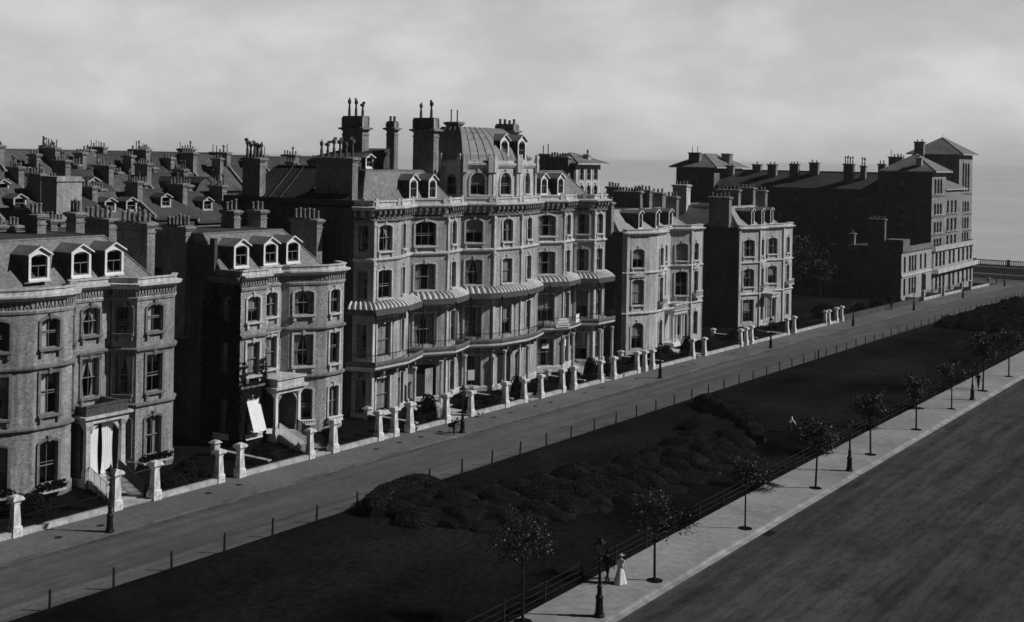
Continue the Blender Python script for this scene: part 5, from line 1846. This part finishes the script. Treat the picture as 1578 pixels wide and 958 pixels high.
hedge([(-53.6, 64.2), (-54.9, 65.4), (-55.5, 67.2), (-55.9, 69.4), (-55.5, 71.2), (-54.4, 72.6)], 1.7, 1.1, 'smooth clipped hedge closing the left end of the large lawn bed', 5)
hedge([(-54.6, 115.6), (-53.2, 115.8), (-51.6, 114.4), (-49.2, 112.0), (-46.6, 109.3), (-44.2, 106.0), (-42.4, 103.0)], 2.0, 1.2, 'dark clipped hedge curving round the far end of the large lawn bed', 6)
yy = 206.
while yy < 262:
    xx = -56.
    while xx < -41:
        x, y = xx + RND.uniform(-.5, .5), yy + RND.uniform(-.5, .5)
        lim = -55.2 + max(0, (210 - y)) * .2
        if x > lim and x < -40 and y < 270 - (x + 56) * 3.2:
            bush(x, y, RND.uniform(1.4, 1.9), RND.uniform(1.1, 1.6), 'dark bush growing in the far bed towards the sea', 'bushes in the far lawn bed', RND.choice(DBUSH))
        xx += 2.9
    yy += 2.9

# garden shrubs along the houses
GS = [(-71.5, 45, 1.3, 1.1, 'dark shrub in the leftmost front garden'), (-72.5, 50.5, 1.4, 1.3, 'dark shrub under the bowed front of the first villa'), (-71, 61.5, 1.1, .9, 'dark shrub right of the steps to the first villa'),
      (-72.5, 64.5, 1.2, 1.1, 'dark shrub before the right bay of the first villa'), (-71.5, 71.5, 1.2, 1.0, 'dark shrub in the left corner of the ivy villa\'s garden'), (-72.4, 80.2, 1.2, .9, 'dark shrub before the bow of the ivy villa'),
      (-71.2, 90.6, 1.1, 1.0, 'dark shrub in the first garden of the tall terrace'), (-70.3, 91.3, .75, 2.6, 'bushy pot plant rising behind the pillar by the tall terrace\'s first steps'),
      (-70.2, 106.2, .8, 2.4, 'bushy plant rising behind the pillar left of the central steps'), (-71, 98.7, 1.2, .8, 'low shrub in the terrace garden behind the dog'), (-71, 103, 1.1, .8, 'low shrub in the terrace garden left of the central steps'),
      (-71.4, 110.5, 1.2, 1.0, 'low shrub in the terrace garden right of the central steps'), (-71.3, 118, 1.3, 1.0, 'low shrub in the terrace garden right of the notice boards'), (-70.2, 121.2, .8, 2.6, 'bushy plant rising behind the pillar at the terrace\'s last steps'),
      (-71.5, 127, 1.4, 1.2, 'dark shrub in the last garden of the tall terrace'), (-72, 136, 1.3, 1.1, 'dark shrub left of the first stuccoed villa'), (-71.5, 140, 1.3, 1.2, 'shrub before the bow of the first stuccoed villa'), (-72.5, 144, 1.1, 1.4, 'taller shrub before the bow of the first stuccoed villa'),
      (-70.4, 146.5, .8, 2.6, 'bushy plant beside the pair of pillars before the first stuccoed villa'), (-72, 155, 1.3, 1.1, 'dark shrub before the porch of the first stuccoed villa'), (-72, 166, 1.5, 1.3, 'dark shrub in the gap between the stuccoed villas'), (-73, 171, 1.6, 1.4, 'dark broad shrub left of the furthest villa'),
      (-72.5, 182, 1.5, 1.1, 'pale leaved shrub before the furthest villa'), (-72.5, 185.5, 1.3, 1.0, 'round shrub before the furthest villa\'s porch'), (-72, 191, 1.4, 1.1, 'dark shrub before the furthest villa\'s bay'), (-73, 205, 1.9, 1.4, 'dark shrub right of the furthest villa'),
      (-75, 212, 2.2, 1.6, 'broad dark shrub on the open ground'), (-72, 222, 1.7, 1.5, 'dark shrub behind the long low wall'), (-71.5, 231, 1.6, 1.6, 'dark shrub near the dark walker'), (-72, 241, 1.8, 1.6, 'dark shrub beside the low wing')]
for i, (x, y, r, h, l) in enumerate(GS):
    bush(x, y, r, h, l, None, RND.choice(DBUSH), 'shrub', 'shrub')


# ---- trees
def tree_meshes(seed, H=5.8, R_=2.2, n=1500, trunk=.085, base=2.3, size=.085, mat='treeleaf'):
    rr = random.Random(seed)
    t = MB()
    lean = rr.uniform(-.08, .08)
    p0 = Vector((0, 0, -.2)); p1 = Vector((lean, rr.uniform(-.08, .08), base)); p2 = Vector((lean * 2, 0, H * .68))
    t.tube(p0, p1, trunk, trunk * .8, 8)
    t.tube(p1, p2, trunk * .8, trunk * .35, 7)
    m = MB()
    tips = []
    for i in range(11):
        a = i * 2.4 + rr.uniform(-.4, .4)
        f = rr.uniform(0, .95)
        s = p1 + (p2 - p1) * f
        L = R_ * rr.uniform(.55, 1.0) * (1.05 - .45 * f)
        e = s + Vector((math.cos(a) * L, math.sin(a) * L, L * rr.uniform(.35, .95)))
        mid = s.lerp(e, .5) + Vector((0, 0, -.08))
        t.tube(s, mid, trunk * .38, trunk * .26, 5); t.tube(mid, e, trunk * .26, trunk * .1, 5)
        tips += [s.lerp(e, q) for q in (.45, .65, .85, 1.0)]
        for k in range(2):
            e2 = mid + Vector((rr.gauss(0, .5), rr.gauss(0, .5), rr.uniform(.2, .8))) * R_ * .35
            t.tube(mid, e2, trunk * .18, trunk * .06, 4); tips += [e2, mid.lerp(e2, .6)]
    for i in range(7):   # whippy upright shoots
        b0 = p1.lerp(p2, rr.uniform(.3, 1)) + Vector((rr.gauss(0, .4), rr.gauss(0, .4), rr.uniform(0, .4)))
        b1 = b0 + Vector((rr.gauss(0, .35), rr.gauss(0, .35), rr.uniform(.7, 1.5)))
        t.tube(b0, b1, trunk * .14, trunk * .05, 4)
        tips += [b0.lerp(b1, q) for q in (.3, .55, .8, 1)]
    tips.append(p2 + Vector((0, 0, .3)))
    for _ in range(n):
        c = rr.choice(tips)
        v = Vector((rr.gauss(0, 1), rr.gauss(0, 1), rr.gauss(0, 1)))
        p = c + v * (.2 if size < .1 else .3)
        nn = Vector((rr.gauss(0, 1), rr.gauss(0, 1), rr.gauss(0, 1) + .6)).normalized()
        a = nn.orthogonal().normalized(); a.rotate(Matrix.Rotation(rr.uniform(0, 6.3), 3, nn)); b = nn.cross(a)
        s = size * rr.uniform(.6, 1.35)
        m.add([p - a * s * 1.4, p + b * s * .8, p + a * s * 1.4, p - b * s * .8], [(0, 1, 2, 3)])
    pit = MB(); pit.lathe((0, 0, .0), [(.5, .012), (.3, .03)], 10)
    return t.mesh('trunk', 'bark'), m.mesh('crown', mat), pit.mesh('tree_pit', 'soil')


TV = [tree_meshes(3, 6.2, 2.5, 1500, size=.058), tree_meshes(5, 6.0, 2.1, 1300, size=.056), tree_meshes(8, 5.9, 2.3, 3600, size=.065), tree_meshes(13, 5.3, 1.9, 2900, size=.062), tree_meshes(17, 5.6, 2.0, 1600, .065, size=.06), tree_meshes(23, 6.1, 2.4, 3200, size=.064), tree_meshes(29, 5.7, 2.2, 2800, size=.062)]
TREES = [(-35.3, 54.3, 0, 1.02, 'nearest sparse young street tree at the bottom of the picture'), (-32.75, 64.4, 1, 1.0, 'young street tree with wispy upright shoots, second from the bottom'),
         (-32.75, 77.6, 4, 1.0, 'slender thin crowned street tree, third from the bottom'), (-32.75, 91.0, 5, 1.0, 'street tree between the white shirted gardener and the middle lamp'),
         (-33.0, 105.1, 2, 1.05, 'dense dark street tree just beyond the middle lamp'), (-32.9, 118.5, 3, 1.08, 'street tree with a ragged lower branch over the pavement'), (-33.0, 131.8, 6, .95, 'street tree just before the furthest pavement lamp'),
         (-33.1, 145.8, 2, 1.25, 'large dark street tree beside the dark dressed walker'), (-33.1, 159, 5, 1.1, 'furthest street tree at the right edge of the picture')]
for i, (x, y, v, s, l) in enumerate(TREES):
    T = Thing('street_tree', (x, y, gz(y)), l, 'tree', 'young trees along the near pavement')
    for nm, me in zip(('trunk', 'crown', 'tree_pit'), TV[v]):
        T.inst(nm, me, (x, y, gz(y)))
    T.r.scale = (s, s, s)
    T.r.rotation_euler.z = i * 1.7
# big dark garden trees in the shade behind the furthest villa
GTV = [tree_meshes(31, 9.5, 4.2, 4600, .2, 2.2, .19, 'gardenleaf'), tree_meshes(37, 8.5, 3.8, 4400, .18, 1.8, .19, 'gardenleaf')]
for i, (x, y, s, l) in enumerate(((-86, 240, 1.0, 'dark garden tree nearest the low wing by the sea'), (-93, 232, 1.2, 'tall dark garden tree left of the low wing'), (-99, 246, 1.35, 'dark garden tree below the long rear range'), (-88, 216, .8, 'dark garden tree just behind the furthest villa'),
                                  (-104, 236, 1.3, 'dark garden tree half hidden by the furthest villa'), (-93, 262, 1.25, 'dark garden tree against the rear of the sea block'), (-101, 268, 1.45, 'tall dark tree under the rear range windows'),
                                  (-109, 262, 1.4, 'broad dark tree left of the rear range centre'), (-90, 274, 1.3, 'dark tree in the corner behind the low wing'), (-115, 272, 1.4, 'dark tree by the left part of the rear range'), (-97, 255, 1.2, 'round dark tree in the middle of the shaded garden'))):
    T = Thing('garden_tree', (x, y, gz(y)), l, 'tree', 'dark trees behind the furthest villa')
    for nm, me in zip(('trunk', 'crown'), GTV[i % 2][:2]): T.inst(nm, me, (x, y, gz(y)))
    T.r.scale = (s, s, s * .95); T.r.rotation_euler.z = i * 2.1
T = Thing('garden_wall', (-84, 249, gz(249)), 'tall shaded garden wall running inland beside the low wing', 'garden wall')
m = MB(); m.box(-130, 246.2, -4, -84, 246.6, -.2); T.part('wall', m, 'shadebrick')


# ---- lamps
def lamp_proto():
    T = Thing('street_lamp', (0, 0, 0), 'x', 'street lamp', 'gas lamps')
    m = MB()
    m.lathe((0, 0, 0), [(.3, -.05), (.3, .1), (.25, .16), (.22, .3), (.19, .95), (.22, 1.0), (.22, 1.08), (.14, 1.18), (.12, 1.5), (.15, 1.54), (.15, 1.62), (.085, 1.7), (.06, 3.0), (.1, 3.04), (.1, 3.1), (.05, 3.16), (.05, 3.3)], 12)
    m.tube((0, -.35, 3.02), (0, .35, 3.02), .025, None, 6)
    T.part('post', m, 'iron', smooth=False)
    m = MB()
    m.taper(0, 0, 3.3, 3.36, .13, .13, .14, .14)
    for sx in (-1, 1):
        for sy in (-1, 1): m.tube((sx * .13, sy * .13, 3.36), (sx * .21, sy * .21, 3.9), .016, None, 4)
    m.taper(0, 0, 3.9, 3.95, .25, .25, .25, .25); m.taper(0, 0, 3.953, 4.15, .25, .25, .06, .06); m.lathe((0, 0, 4.15), [(.07, 0), (.07, .1), (.03, .14), (.03, .22)], 8)
    T.part('lantern', m, 'iron')
    m = MB()
    a, b = .125, .2
    c0 = [(-a, -a, 3.365), (a, -a, 3.365), (a, a, 3.365), (-a, a, 3.365)]; c1 = [(-b, -b, 3.895), (b, -b, 3.895), (b, b, 3.895), (-b, b, 3.895)]
    for i in range(4): m.poly(c0[i], c0[(i + 1) % 4], c1[(i + 1) % 4], c1[i])
    T.part('lantern_glass', m, 'glass')
    return T.r


lp = lamp_proto()
LAMPS = [(-64.95, 51.2, 'nearest gas lamp on the far pavement, in front of the white drapes house'), (-64.95, 89.4, 'gas lamp with a bicycle leaning at its foot'), (-64.95, 128.2, 'gas lamp before the first stuccoed villa'),
         (-64.95, 161.7, 'gas lamp before the furthest stuccoed villa'), (-64.95, 196.6, 'gas lamp beside the last four pillars'), (-64.95, 231.0, 'gas lamp before the low wing of the sea block'), (-64.95, 267, 'gas lamp before the balconies of the sea block'), (-66.3, 312, 'furthest gas lamp at the sea end corner'),
         (-32.45, 57.4, 'nearest gas lamp on the near pavement, beside the walking couple'), (-32.5, 98.1, 'middle gas lamp on the near pavement, right of the gardener'), (-32.6, 138.8, 'furthest gas lamp on the near pavement, left of the dark walker')]
for i, (x, y, l) in enumerate(LAMPS):
    o = lp if i == 0 else copy_tree(lp)
    o.location = (x, y, gz(y))
    o.rotation_euler.z = RND.uniform(-.1, .1)
    o['label'] = l


# ---- fences
def fence(label, ys, xf, h, rails, skip=(), thick=.05, mat='wood', double=None, r=.02):
    y0 = ys[0]
    T = Thing('post_and_wire_fence' if r < .015 else 'post_and_rail_fence', (xf(y0), y0, gz(y0)), label, 'fence')
    post = MB(); post.taper(0, 0, -.1, h, thick, thick, thick * .85, thick * .85); post.taper(0, 0, h, h + .05, thick * .85, thick * .85, .02, .02)
    me = post.mesh('post', mat)
    for y in ys:
        o = T.inst('post', me, (xf(y), y, gz(y)), RND.uniform(-.1, .1))
        o.rotation_euler.x = RND.uniform(-.03, .03); o.rotation_euler.y = RND.uniform(-.03, .03)
        o.scale.z = RND.uniform(.94, 1.06)
    if double:
        o = T.inst('gate_post', me, (xf(double), double, gz(double))); o.scale = (1.7, 1.7, 1.05)
    for z in rails:
        m = MB()
        for a, b in zip(ys, ys[1:]): m.tube((xf(a), a, gz(a) + z), (xf(b), b, gz(b) + z), r, None, 4)
        T.part('rail' if r > .015 else 'wire', m, mat)
    return T


fence('row of thin dark posts with wires along the far edge of the lawn', [36.5 + 4.1 * k for k in range(-1, 66)], lambda y: FX + .08, 1.05, (.45, .85), double=156.6, r=.008, thick=.055)
fence('dark post and rail fence along the near edge of the lawn', [41.3 + 4.05 * k for k in range(-2, 60)], lambda y: lawn_right(y) - .15, 1.2, (.35, .72, 1.08), r=.022)

# coal plates in the far pavement
CP = [(-66.47, 48.5), (-66.5, 51.7), (-67.08, 61.4), (-67.08, 64.4), (-66.75, 79.6), (-66.8, 82.7), (-66.75, 85.7), (-66.8, 88.5), (-66.7, 96.9), (-66.7, 99.8), (-66.7, 104.2), (-66.7, 107.1), (-66.7, 114), (-66.8, 118), (-66.8, 126), (-66.8, 138), (-66.8, 141), (-66.8, 153), (-66.8, 157)]
pm = MB(); pm.lathe((0, 0, .004), [(.26, 0), (.26, .012), (.21, .016)], 14)
pme = pm.mesh('coal_plate', 'iron')
for x, y in CP:
    o = bpy.data.objects.new('coal_plate', pme); col.objects.link(o); o.location = (x, y, gz(y))
    o.rotation_euler.x = math.atan(-.0048686 - 2 * 3.0624e-5 * y)
    tag(o, 'round black iron coal plate set in the far pavement', 'coal plate', 'coal plates in the pavement', 'thing')
gm = MB(); gm.box(-.6, -.3, 0, .6, .3, .012)
for k in range(7): gm.box(-.55 + k * .165, -.25, .012, -.47 + k * .165, .25, .02)
o = gm.build('drain_grating', 'iron'); o.location = (RX + .75, 77.9, gz(77.9) - .112); o.rotation_euler.z = math.pi / 2
tag(o, 'dark drain grating in the near road gutter', 'drain', None, 'thing')


# ---- people
def skin_mesh(name, V, E, mats, pick, sub=2):
    me = bpy.data.meshes.new(name)
    me.from_pydata([v[:3] for v in V], E, [])
    o = bpy.data.objects.new(name, me)
    col.objects.link(o)
    md = o.modifiers.new('s', 'SKIN')
    md.use_smooth_shade = True
    for i, v in enumerate(V):
        sv = me.skin_vertices[0].data[i]
        r = v[3]
        sv.radius = (r, r) if not isinstance(r, tuple) else r
        sv.use_root = (i == 0)
    o.modifiers.new('u', 'SUBSURF').levels = sub
    bpy.context.view_layer.update()
    ev = o.evaluated_get(bpy.context.evaluated_depsgraph_get())
    out = bpy.data.meshes.new_from_object(ev)
    bpy.data.objects.remove(o)
    for m_ in mats: out.materials.append(M[m_])
    for p in out.polygons:
        p.use_smooth = True
        p.material_index = pick(p.center)
    return out


def person(x, y, rz, label, pose='stand', top='suit', legs='suit', dress=None, hat=None, scale=1.0, bend=0., carry=None):
    T = Thing('person', (x, y, gz(y)), label, 'person')
    st = {'walk': .3, 'stand': .06, 'stride': .2}[pose]
    b = bend
    # x forward, y to the left
    V = [(0, 0, .95, .13), (b * .35, 0, 1.18, .125), (b * .8, 0, 1.38, .15), (b * 1.05, 0, 1.5, .065), (b * 1.2 + .02, 0, 1.57, .055), (b * 1.3 + .03, 0, 1.66, .098), (b * 1.3 + .02, 0, 1.72, .085)]
    E_ = [(0, 1), (1, 2), (2, 3), (3, 4), (4, 5), (5, 6)]
    V.append((b * 1.3 + .125, 0, 1.64, .014)); E_.append((5, 7))    # nose
    for s in (-1, 1):
        k = len(V)
        f = st * s
        V += [(0, s * .1, .88, .095), (f * .55 + .03, s * .1, .49, .062), (f - .02, s * .1, .1, .04), (f - .02, s * .1, .05, .042), (f + .17, s * .115, .03, .034)]
        E_ += [(0, k), (k, k + 1), (k + 1, k + 2), (k + 2, k + 3), (k + 3, k + 4)]
        k = len(V)
        sx = b * .95
        g = -st * s * .8
        fx = (.25 if b > .1 else g)
        V += [(sx, s * .2, 1.42, .062), (sx + fx * .4, s * .255, 1.15, .046), (sx + fx + .08, s * .24, .92, .032), (sx + fx + .1, s * .24, .85, .03)]
        E_ += [(2, k), (k, k + 1), (k + 1, k + 2), (k + 2, k + 3)]
        hx, hz = sx + fx + .1, .85
        for j in range(4):
            q = len(V)
            yy_ = s * (.24 + (j - 1.5) * .02)
            V += [(hx + (j - 1.5) * .018, yy_, hz - .055, .0095), (hx + (j - 1.5) * .018 + .012, yy_ - s * .012, hz - .095 + .008 * abs(j - 1.4), .008)]
            E_ += [(k + 3, q), (q, q + 1)]
        q = len(V)
        V += [(hx + .045, s * .225, hz - .02, .011), (hx + .06, s * .215, hz - .05, .009)]
        E_ += [(k + 3, q), (q, q + 1)]
        e = len(V)
        V.append((b * 1.3 + .03, s * .1, 1.655, .018)); E_.append((5, e))   # ear

    def pick(c):
        if c.z > 1.535: return 0
        if c.z < .865 and abs(c.y) > .19 and c.z > .7: return 0
        if c.z > .93 or abs(c.y) > .2: return 1
        return 2 if c.z > .075 else 3
    me = skin_mesh('body', V, E_, ['skin', top, legs, 'hair'], pick)
    T.inst('body', me, T.o, 0)
    hx = b * 1.3 + .025
    m = MB(); m.lathe((hx - .02, 0, 1.66), [(.105, -.02), (.113, .03), (.1, .09), (.06, .125), (.01, .135)], 12); T.inst('hair', m.mesh('hair', 'hair', smooth=True), T.o)
    m = MB()
    for s in (-1, 1): m.box(hx + .088, s * .038 - .013, 1.675, hx + .102, s * .038 + .013, 1.69)
    m.box(hx + .085, -.025, 1.6, hx + .1, .025, 1.608)
    T.inst('face', m.mesh('face', 'hair'), T.o)
    if hat == 'bowler':
        m = MB(); m.lathe((hx, 0, 1.74), [(.16, 0), (.16, .012), (.108, .016), (.105, .08), (.07, .125), (.01, .135)], 14); T.inst('hat', m.mesh('hat', 'suit', smooth=True), T.o)
    if hat == 'wide':
        m = MB(); m.lathe((hx, 0, 1.73), [(.23, 0), (.23, .015), (.11, .03), (.1, .1), (.02, .12)], 16); T.inst('hat', m.mesh('hat', 'white' if dress == 'shirt' else 'suit', smooth=True), T.o)
    if hat == 'cap':
        m = MB(); m.lathe((hx, 0, 1.72), [(.115, 0), (.13, .03), (.1, .075), (.01, .085)], 12); m.box(hx + .08, -.07, 1.715, hx + .2, .07, 1.73); T.inst('cap', m.mesh('cap', 'suit'), T.o)
    if dress:
        m = MB()
        rings = [(.38, .03), (.33, .25), (.24, .65), (.16, .95), (.135, 1.08)]
        vs = []
        for r, z in rings:
            for i in range(36):
                a = 2 * math.pi * i / 36
                f = 1 + (.09 * math.sin(a * 7) + .05 * math.sin(a * 4 + 1)) * (1.08 - z)
                vs.append((r * f * math.cos(a) - .12 * (1.08 - z) * max(0, -math.cos(a)), r * f * math.sin(a), z))
        m.add(vs, [(k * 36 + i, k * 36 + (i + 1) % 36, (k + 1) * 36 + (i + 1) % 36, (k + 1) * 36 + i) for k in range(4) for i in range(36)])
        T.inst('skirt', m.mesh('skirt', dress, smooth=True), T.o)
    if carry == 'rake':
        m = MB(); m.tube((.62, .2, .02), (.1, -.15, 1.5), .016, None, 6); m.box(.6, -.02, 0, .66, .42, .04)
        T.inst('rake', m.mesh('rake', 'wood'), T.o)
    T.r.rotation_euler.z = rz
    T.r.scale = (scale, scale, scale)
    return T


person(-41.9, 109.2, .4, 'gardener in white shirt and dark trousers bending on the lawn', 'stand', 'shirt', 'suit', None, 'cap', .98, .22)
person(-34.75, 62.3, 1.5, 'man in dark suit walking beside the woman in white near the nearest lamp', 'walk', 'suit', 'suit', None, 'bowler', 1.02)
person(-34.1, 62.75, 1.5, 'woman in long white dress walking on the near pavement', 'stand', 'shirt', 'shirt', 'shirt', 'wide', .95)
person(-33.8, 146.6, 1.4, 'person in dark coat walking beside the large dark street tree', 'stride', 'suit', 'suit', None, 'bowler', 1.05)
person(-68.0, 227.4, 1.7, 'person in dark clothes walking by the long low wall towards the sea', 'walk', 'suit', 'suit', None, 'bowler', 1.05)
person(-68.6, 314, .5, 'person in dark clothes at the corner by the sea front', 'stand', 'suit', 'suit', None, 'wide', 1.05)


person(-65.05, 88.25, 1.35, 'boy in dark clothes bending over the bicycle by the lamp post', 'stand', 'suit', 'suit', None, 'cap', .82, .34)


# bicycle against the lamp
def bicycle():
    T = Thing('bicycle', (-65.45, 88.9, gz(88.9)), 'bicycle with dark pannier bundle leaning by the lamp post on the far pavement', 'bicycle')
    z = gz(88.9)
    lean = .12

    def P(l, h): return (-65.45 + h * lean, 88.9 + l, z + h)
    for l in (-.55, .55):
        m = MB()
        n = 22
        for i in range(n):
            a, b = 2 * math.pi * i / n, 2 * math.pi * (i + 1) / n
            m.tube(P(l + .34 * math.cos(a), .35 + .34 * math.sin(a)), P(l + .34 * math.cos(b), .35 + .34 * math.sin(b)), .02, None, 5)
        w = T.part('wheel', m, 'iron')
        m = MB()
        for i in range(10):
            a = 2 * math.pi * i / 10
            m.tube(P(l, .35), P(l + .33 * math.cos(a), .35 + .33 * math.sin(a)), .004, None, 3)
        T.part('spokes', m, 'lead', w)
    m = MB()
    for a, b in (((-.55, .35), (-.1, .3)), ((-.55, .35), (-.2, .85)), ((-.1, .3), (-.25, .95)), ((-.1, .3), (.4, .85)), ((-.22, .85), (.4, .9)), ((.55, .35), (.38, 1.05))):
        m.tube(P(*a), P(*b), .018, None, 6)
    T.part('frame', m, 'iron')
    m = MB(); m.tube((-65.7, 89.22, z + 1.06), (-65.0, 89.22, z + 1.06), .014, None, 6); T.part('handlebar', m, 'iron')
    m = MB(); m.taper(-65.34, 88.63, z + .95, z + 1.0, .08, .14, .06, .12); T.part('saddle', m, 'suit')
    m = MB(); leaf_heap(m, [(-65.4, 88.3, z + .85)], .22, 80, .07); m.box(-65.6, 88.1, z + .68, -65.2, 88.5, z + .95); T.part('bundle', m, 'suit')


bicycle()


def dog():
    x, y = -67.75, 96.2
    T = Thing('dog', (x, y, gz(y)), 'small pale dog standing beside a white gate pillar', 'dog')
    V = [(-.2, 0, .36, .1), (0, 0, .35, .085), (.2, 0, .36, .115), (.34, 0, .46, .075), (.43, 0, .53, .07), (.53, 0, .51, .04), (.58, 0, .5, .03), (-.34, 0, .43, .03), (-.44, 0, .52, .018)]
    E_ = [(0, 1), (1, 2), (2, 3), (3, 4), (4, 5), (5, 6), (0, 7), (7, 8)]
    for s in (-1, 1):
        k = len(V); V += [(.22, s * .075, .26, .05), (.21, s * .075, .13, .026), (.22, s * .075, .03, .025), (.26, s * .075, .018, .022)]; E_ += [(2, k), (k, k + 1), (k + 1, k + 2), (k + 2, k + 3)]
        k = len(V); V += [(-.2, s * .08, .27, .065), (-.16, s * .08, .19, .04), (-.26, s * .08, .11, .024), (-.24, s * .08, .03, .024), (-.2, s * .08, .018, .022)]; E_ += [(0, k), (k, k + 1), (k + 1, k + 2), (k + 2, k + 3), (k + 3, k + 4)]
        k = len(V); V += [(.42, s * .055, .6, .022), (.43, s * .075, .55, .012)]; E_ += [(4, k), (k, k + 1)]
    me = skin_mesh('body', V, E_, ['fur', 'hair'], lambda c: 1 if c.z < .12 or c.x > .565 else 0)
    T.inst('body', me, T.o)
    T.r.rotation_euler.z = 1.35
    T.r.scale = (1.25, 1.25, 1.25)


dog()

# sea air: one even volume round everything
m = MB(); m.box(-31000, -400, -13, 31000, 31000, 34)
hm = bpy.data.materials.new('sea_haze'); hm.use_nodes = True
hm.node_tree.nodes.clear()
ho = hm.node_tree.nodes.new('ShaderNodeOutputMaterial')
hv = hm.node_tree.nodes.new('ShaderNodeVolumePrincipled')
hv.inputs['Color'].default_value = (.9, .9, .9, 1)
hv.inputs['Density'].default_value = .00008
hm.node_tree.links.new(hv.outputs[0], ho.inputs['Volume'])
structure('haze', m, hm, 'stuff')

# ================================================================== LIGHT, SKY, CAMERA
ELEV = 37.
AZ = math.atan2(.857, .515)           # clockwise from +Y towards +X
sd = Vector((math.sin(AZ) * math.cos(math.radians(ELEV)), math.cos(AZ) * math.cos(math.radians(ELEV)), math.sin(math.radians(ELEV))))
ld = bpy.data.lights.new('sun', 'SUN')
ld.energy = 3.5
ld.angle = math.radians(.6)
ld.color = (1, 1, 1)
lo = bpy.data.objects.new('sun', ld)
col.objects.link(lo)
lo.rotation_euler = sd.to_track_quat('Z', 'Y').to_euler()

W = bpy.data.worlds.new('World')
scene.world = W
W.use_nodes = True
nt = W.node_tree
N, L = nt.nodes, nt.links
bg = N['Background']
sky = N.new('ShaderNodeTexSky')
sky.sky_type = 'NISHITA'
sky.sun_disc = False
sky.sun_elevation = math.radians(ELEV)
sky.sun_rotation = AZ
sky.altitude = 10
sky.dust_density = 2.0
bw = N.new('ShaderNodeRGBToBW')      # the plate records tones only
L.new(sky.outputs[0], bw.inputs[0])
tc = N.new('ShaderNodeTexCoord')
sp = N.new('ShaderNodeSeparateXYZ')
L.new(tc.outputs['Generated'], sp.inputs[0])


def mth(op, a, b=None, c=None):
    n = N.new('ShaderNodeMath'); n.operation = op
    for i, v in enumerate((a, b, c)):
        if v is None: continue
        if isinstance(v, (int, float)): n.inputs[i].default_value = v
        else: L.new(v, n.inputs[i])
    return n.outputs[0]


def mapr(v, a, b, c, d):
    n = N.new('ShaderNodeMapRange'); n.interpolation_type = 'SMOOTHSTEP'
    L.new(v, n.inputs[0])
    for i, q in enumerate((a, b, c, d)): n.inputs[i + 1].default_value = q
    return n.outputs[0]


mp = N.new('ShaderNodeMapping'); mp.inputs['Scale'].default_value = (1, 1, 2.0)
L.new(tc.outputs['Generated'], mp.inputs[0])
ns = N.new('ShaderNodeTexNoise'); ns.inputs['Scale'].default_value = 7; ns.inputs['Detail'].default_value = 7; ns.inputs['Roughness'].default_value = .55
L.new(mp.outputs[0], ns.inputs['Vector'])
cl = mapr(ns.outputs['Fac'], .34, .72, 0, 1)
# pale cloud low over the sea; sky overhead and behind dimmed to deepen shade
fx = mth('MULTIPLY_ADD', sp.outputs[0], -.558, mth('MULTIPLY', sp.outputs[1], .83))
low = mapr(sp.outputs[2], -.004, .05, .76, 1)
veil = mth('MULTIPLY', mapr(sp.outputs[2], .09, .30, 1, 0), mapr(fx, .25, .85, 0, 1))
lum = mth('MULTIPLY', bw.outputs[0], .035)
cloud = mth('MULTIPLY', mth('MULTIPLY_ADD', cl, 1.7, 5.1), low)
mx = N.new('ShaderNodeMix'); mx.data_type = 'FLOAT'
L.new(veil, mx.inputs[0]); L.new(lum, mx.inputs[2]); L.new(cloud, mx.inputs[3])
L.new(mx.outputs[0], bg.inputs['Color'])
bg.inputs['Strength'].default_value = .1

cd = bpy.data.cameras.new('camera')
co = bpy.data.objects.new('camera', cd)
col.objects.link(co)
cd.sensor_width = 36
cd.lens = 43.2257
cd.shift_y = -(479 - 244.625) / 1578
cd.clip_start = .5
cd.clip_end = 120000
TH, ROLL = .591846, .0176714
co.matrix_world = Matrix.Translation((0, 0, CAMZ)) @ Matrix.Rotation(TH, 4, 'Z') @ Matrix.Rotation(math.pi / 2, 4, 'X') @ Matrix.Rotation(ROLL, 4, 'Z')
scene.camera = co
vs_ = scene.view_settings
vs_.view_transform = 'Standard'
vs_.look = 'None'
vs_.exposure = 0
vs_.gamma = 1
vs_.use_curve_mapping = False
scene.cycles.use_denoising = True
scene.cycles.max_bounces = 6
scene.cycles.volume_bounces = 3
scene.cycles.diffuse_bounces = 2
scene.cycles.transparent_max_bounces = 12
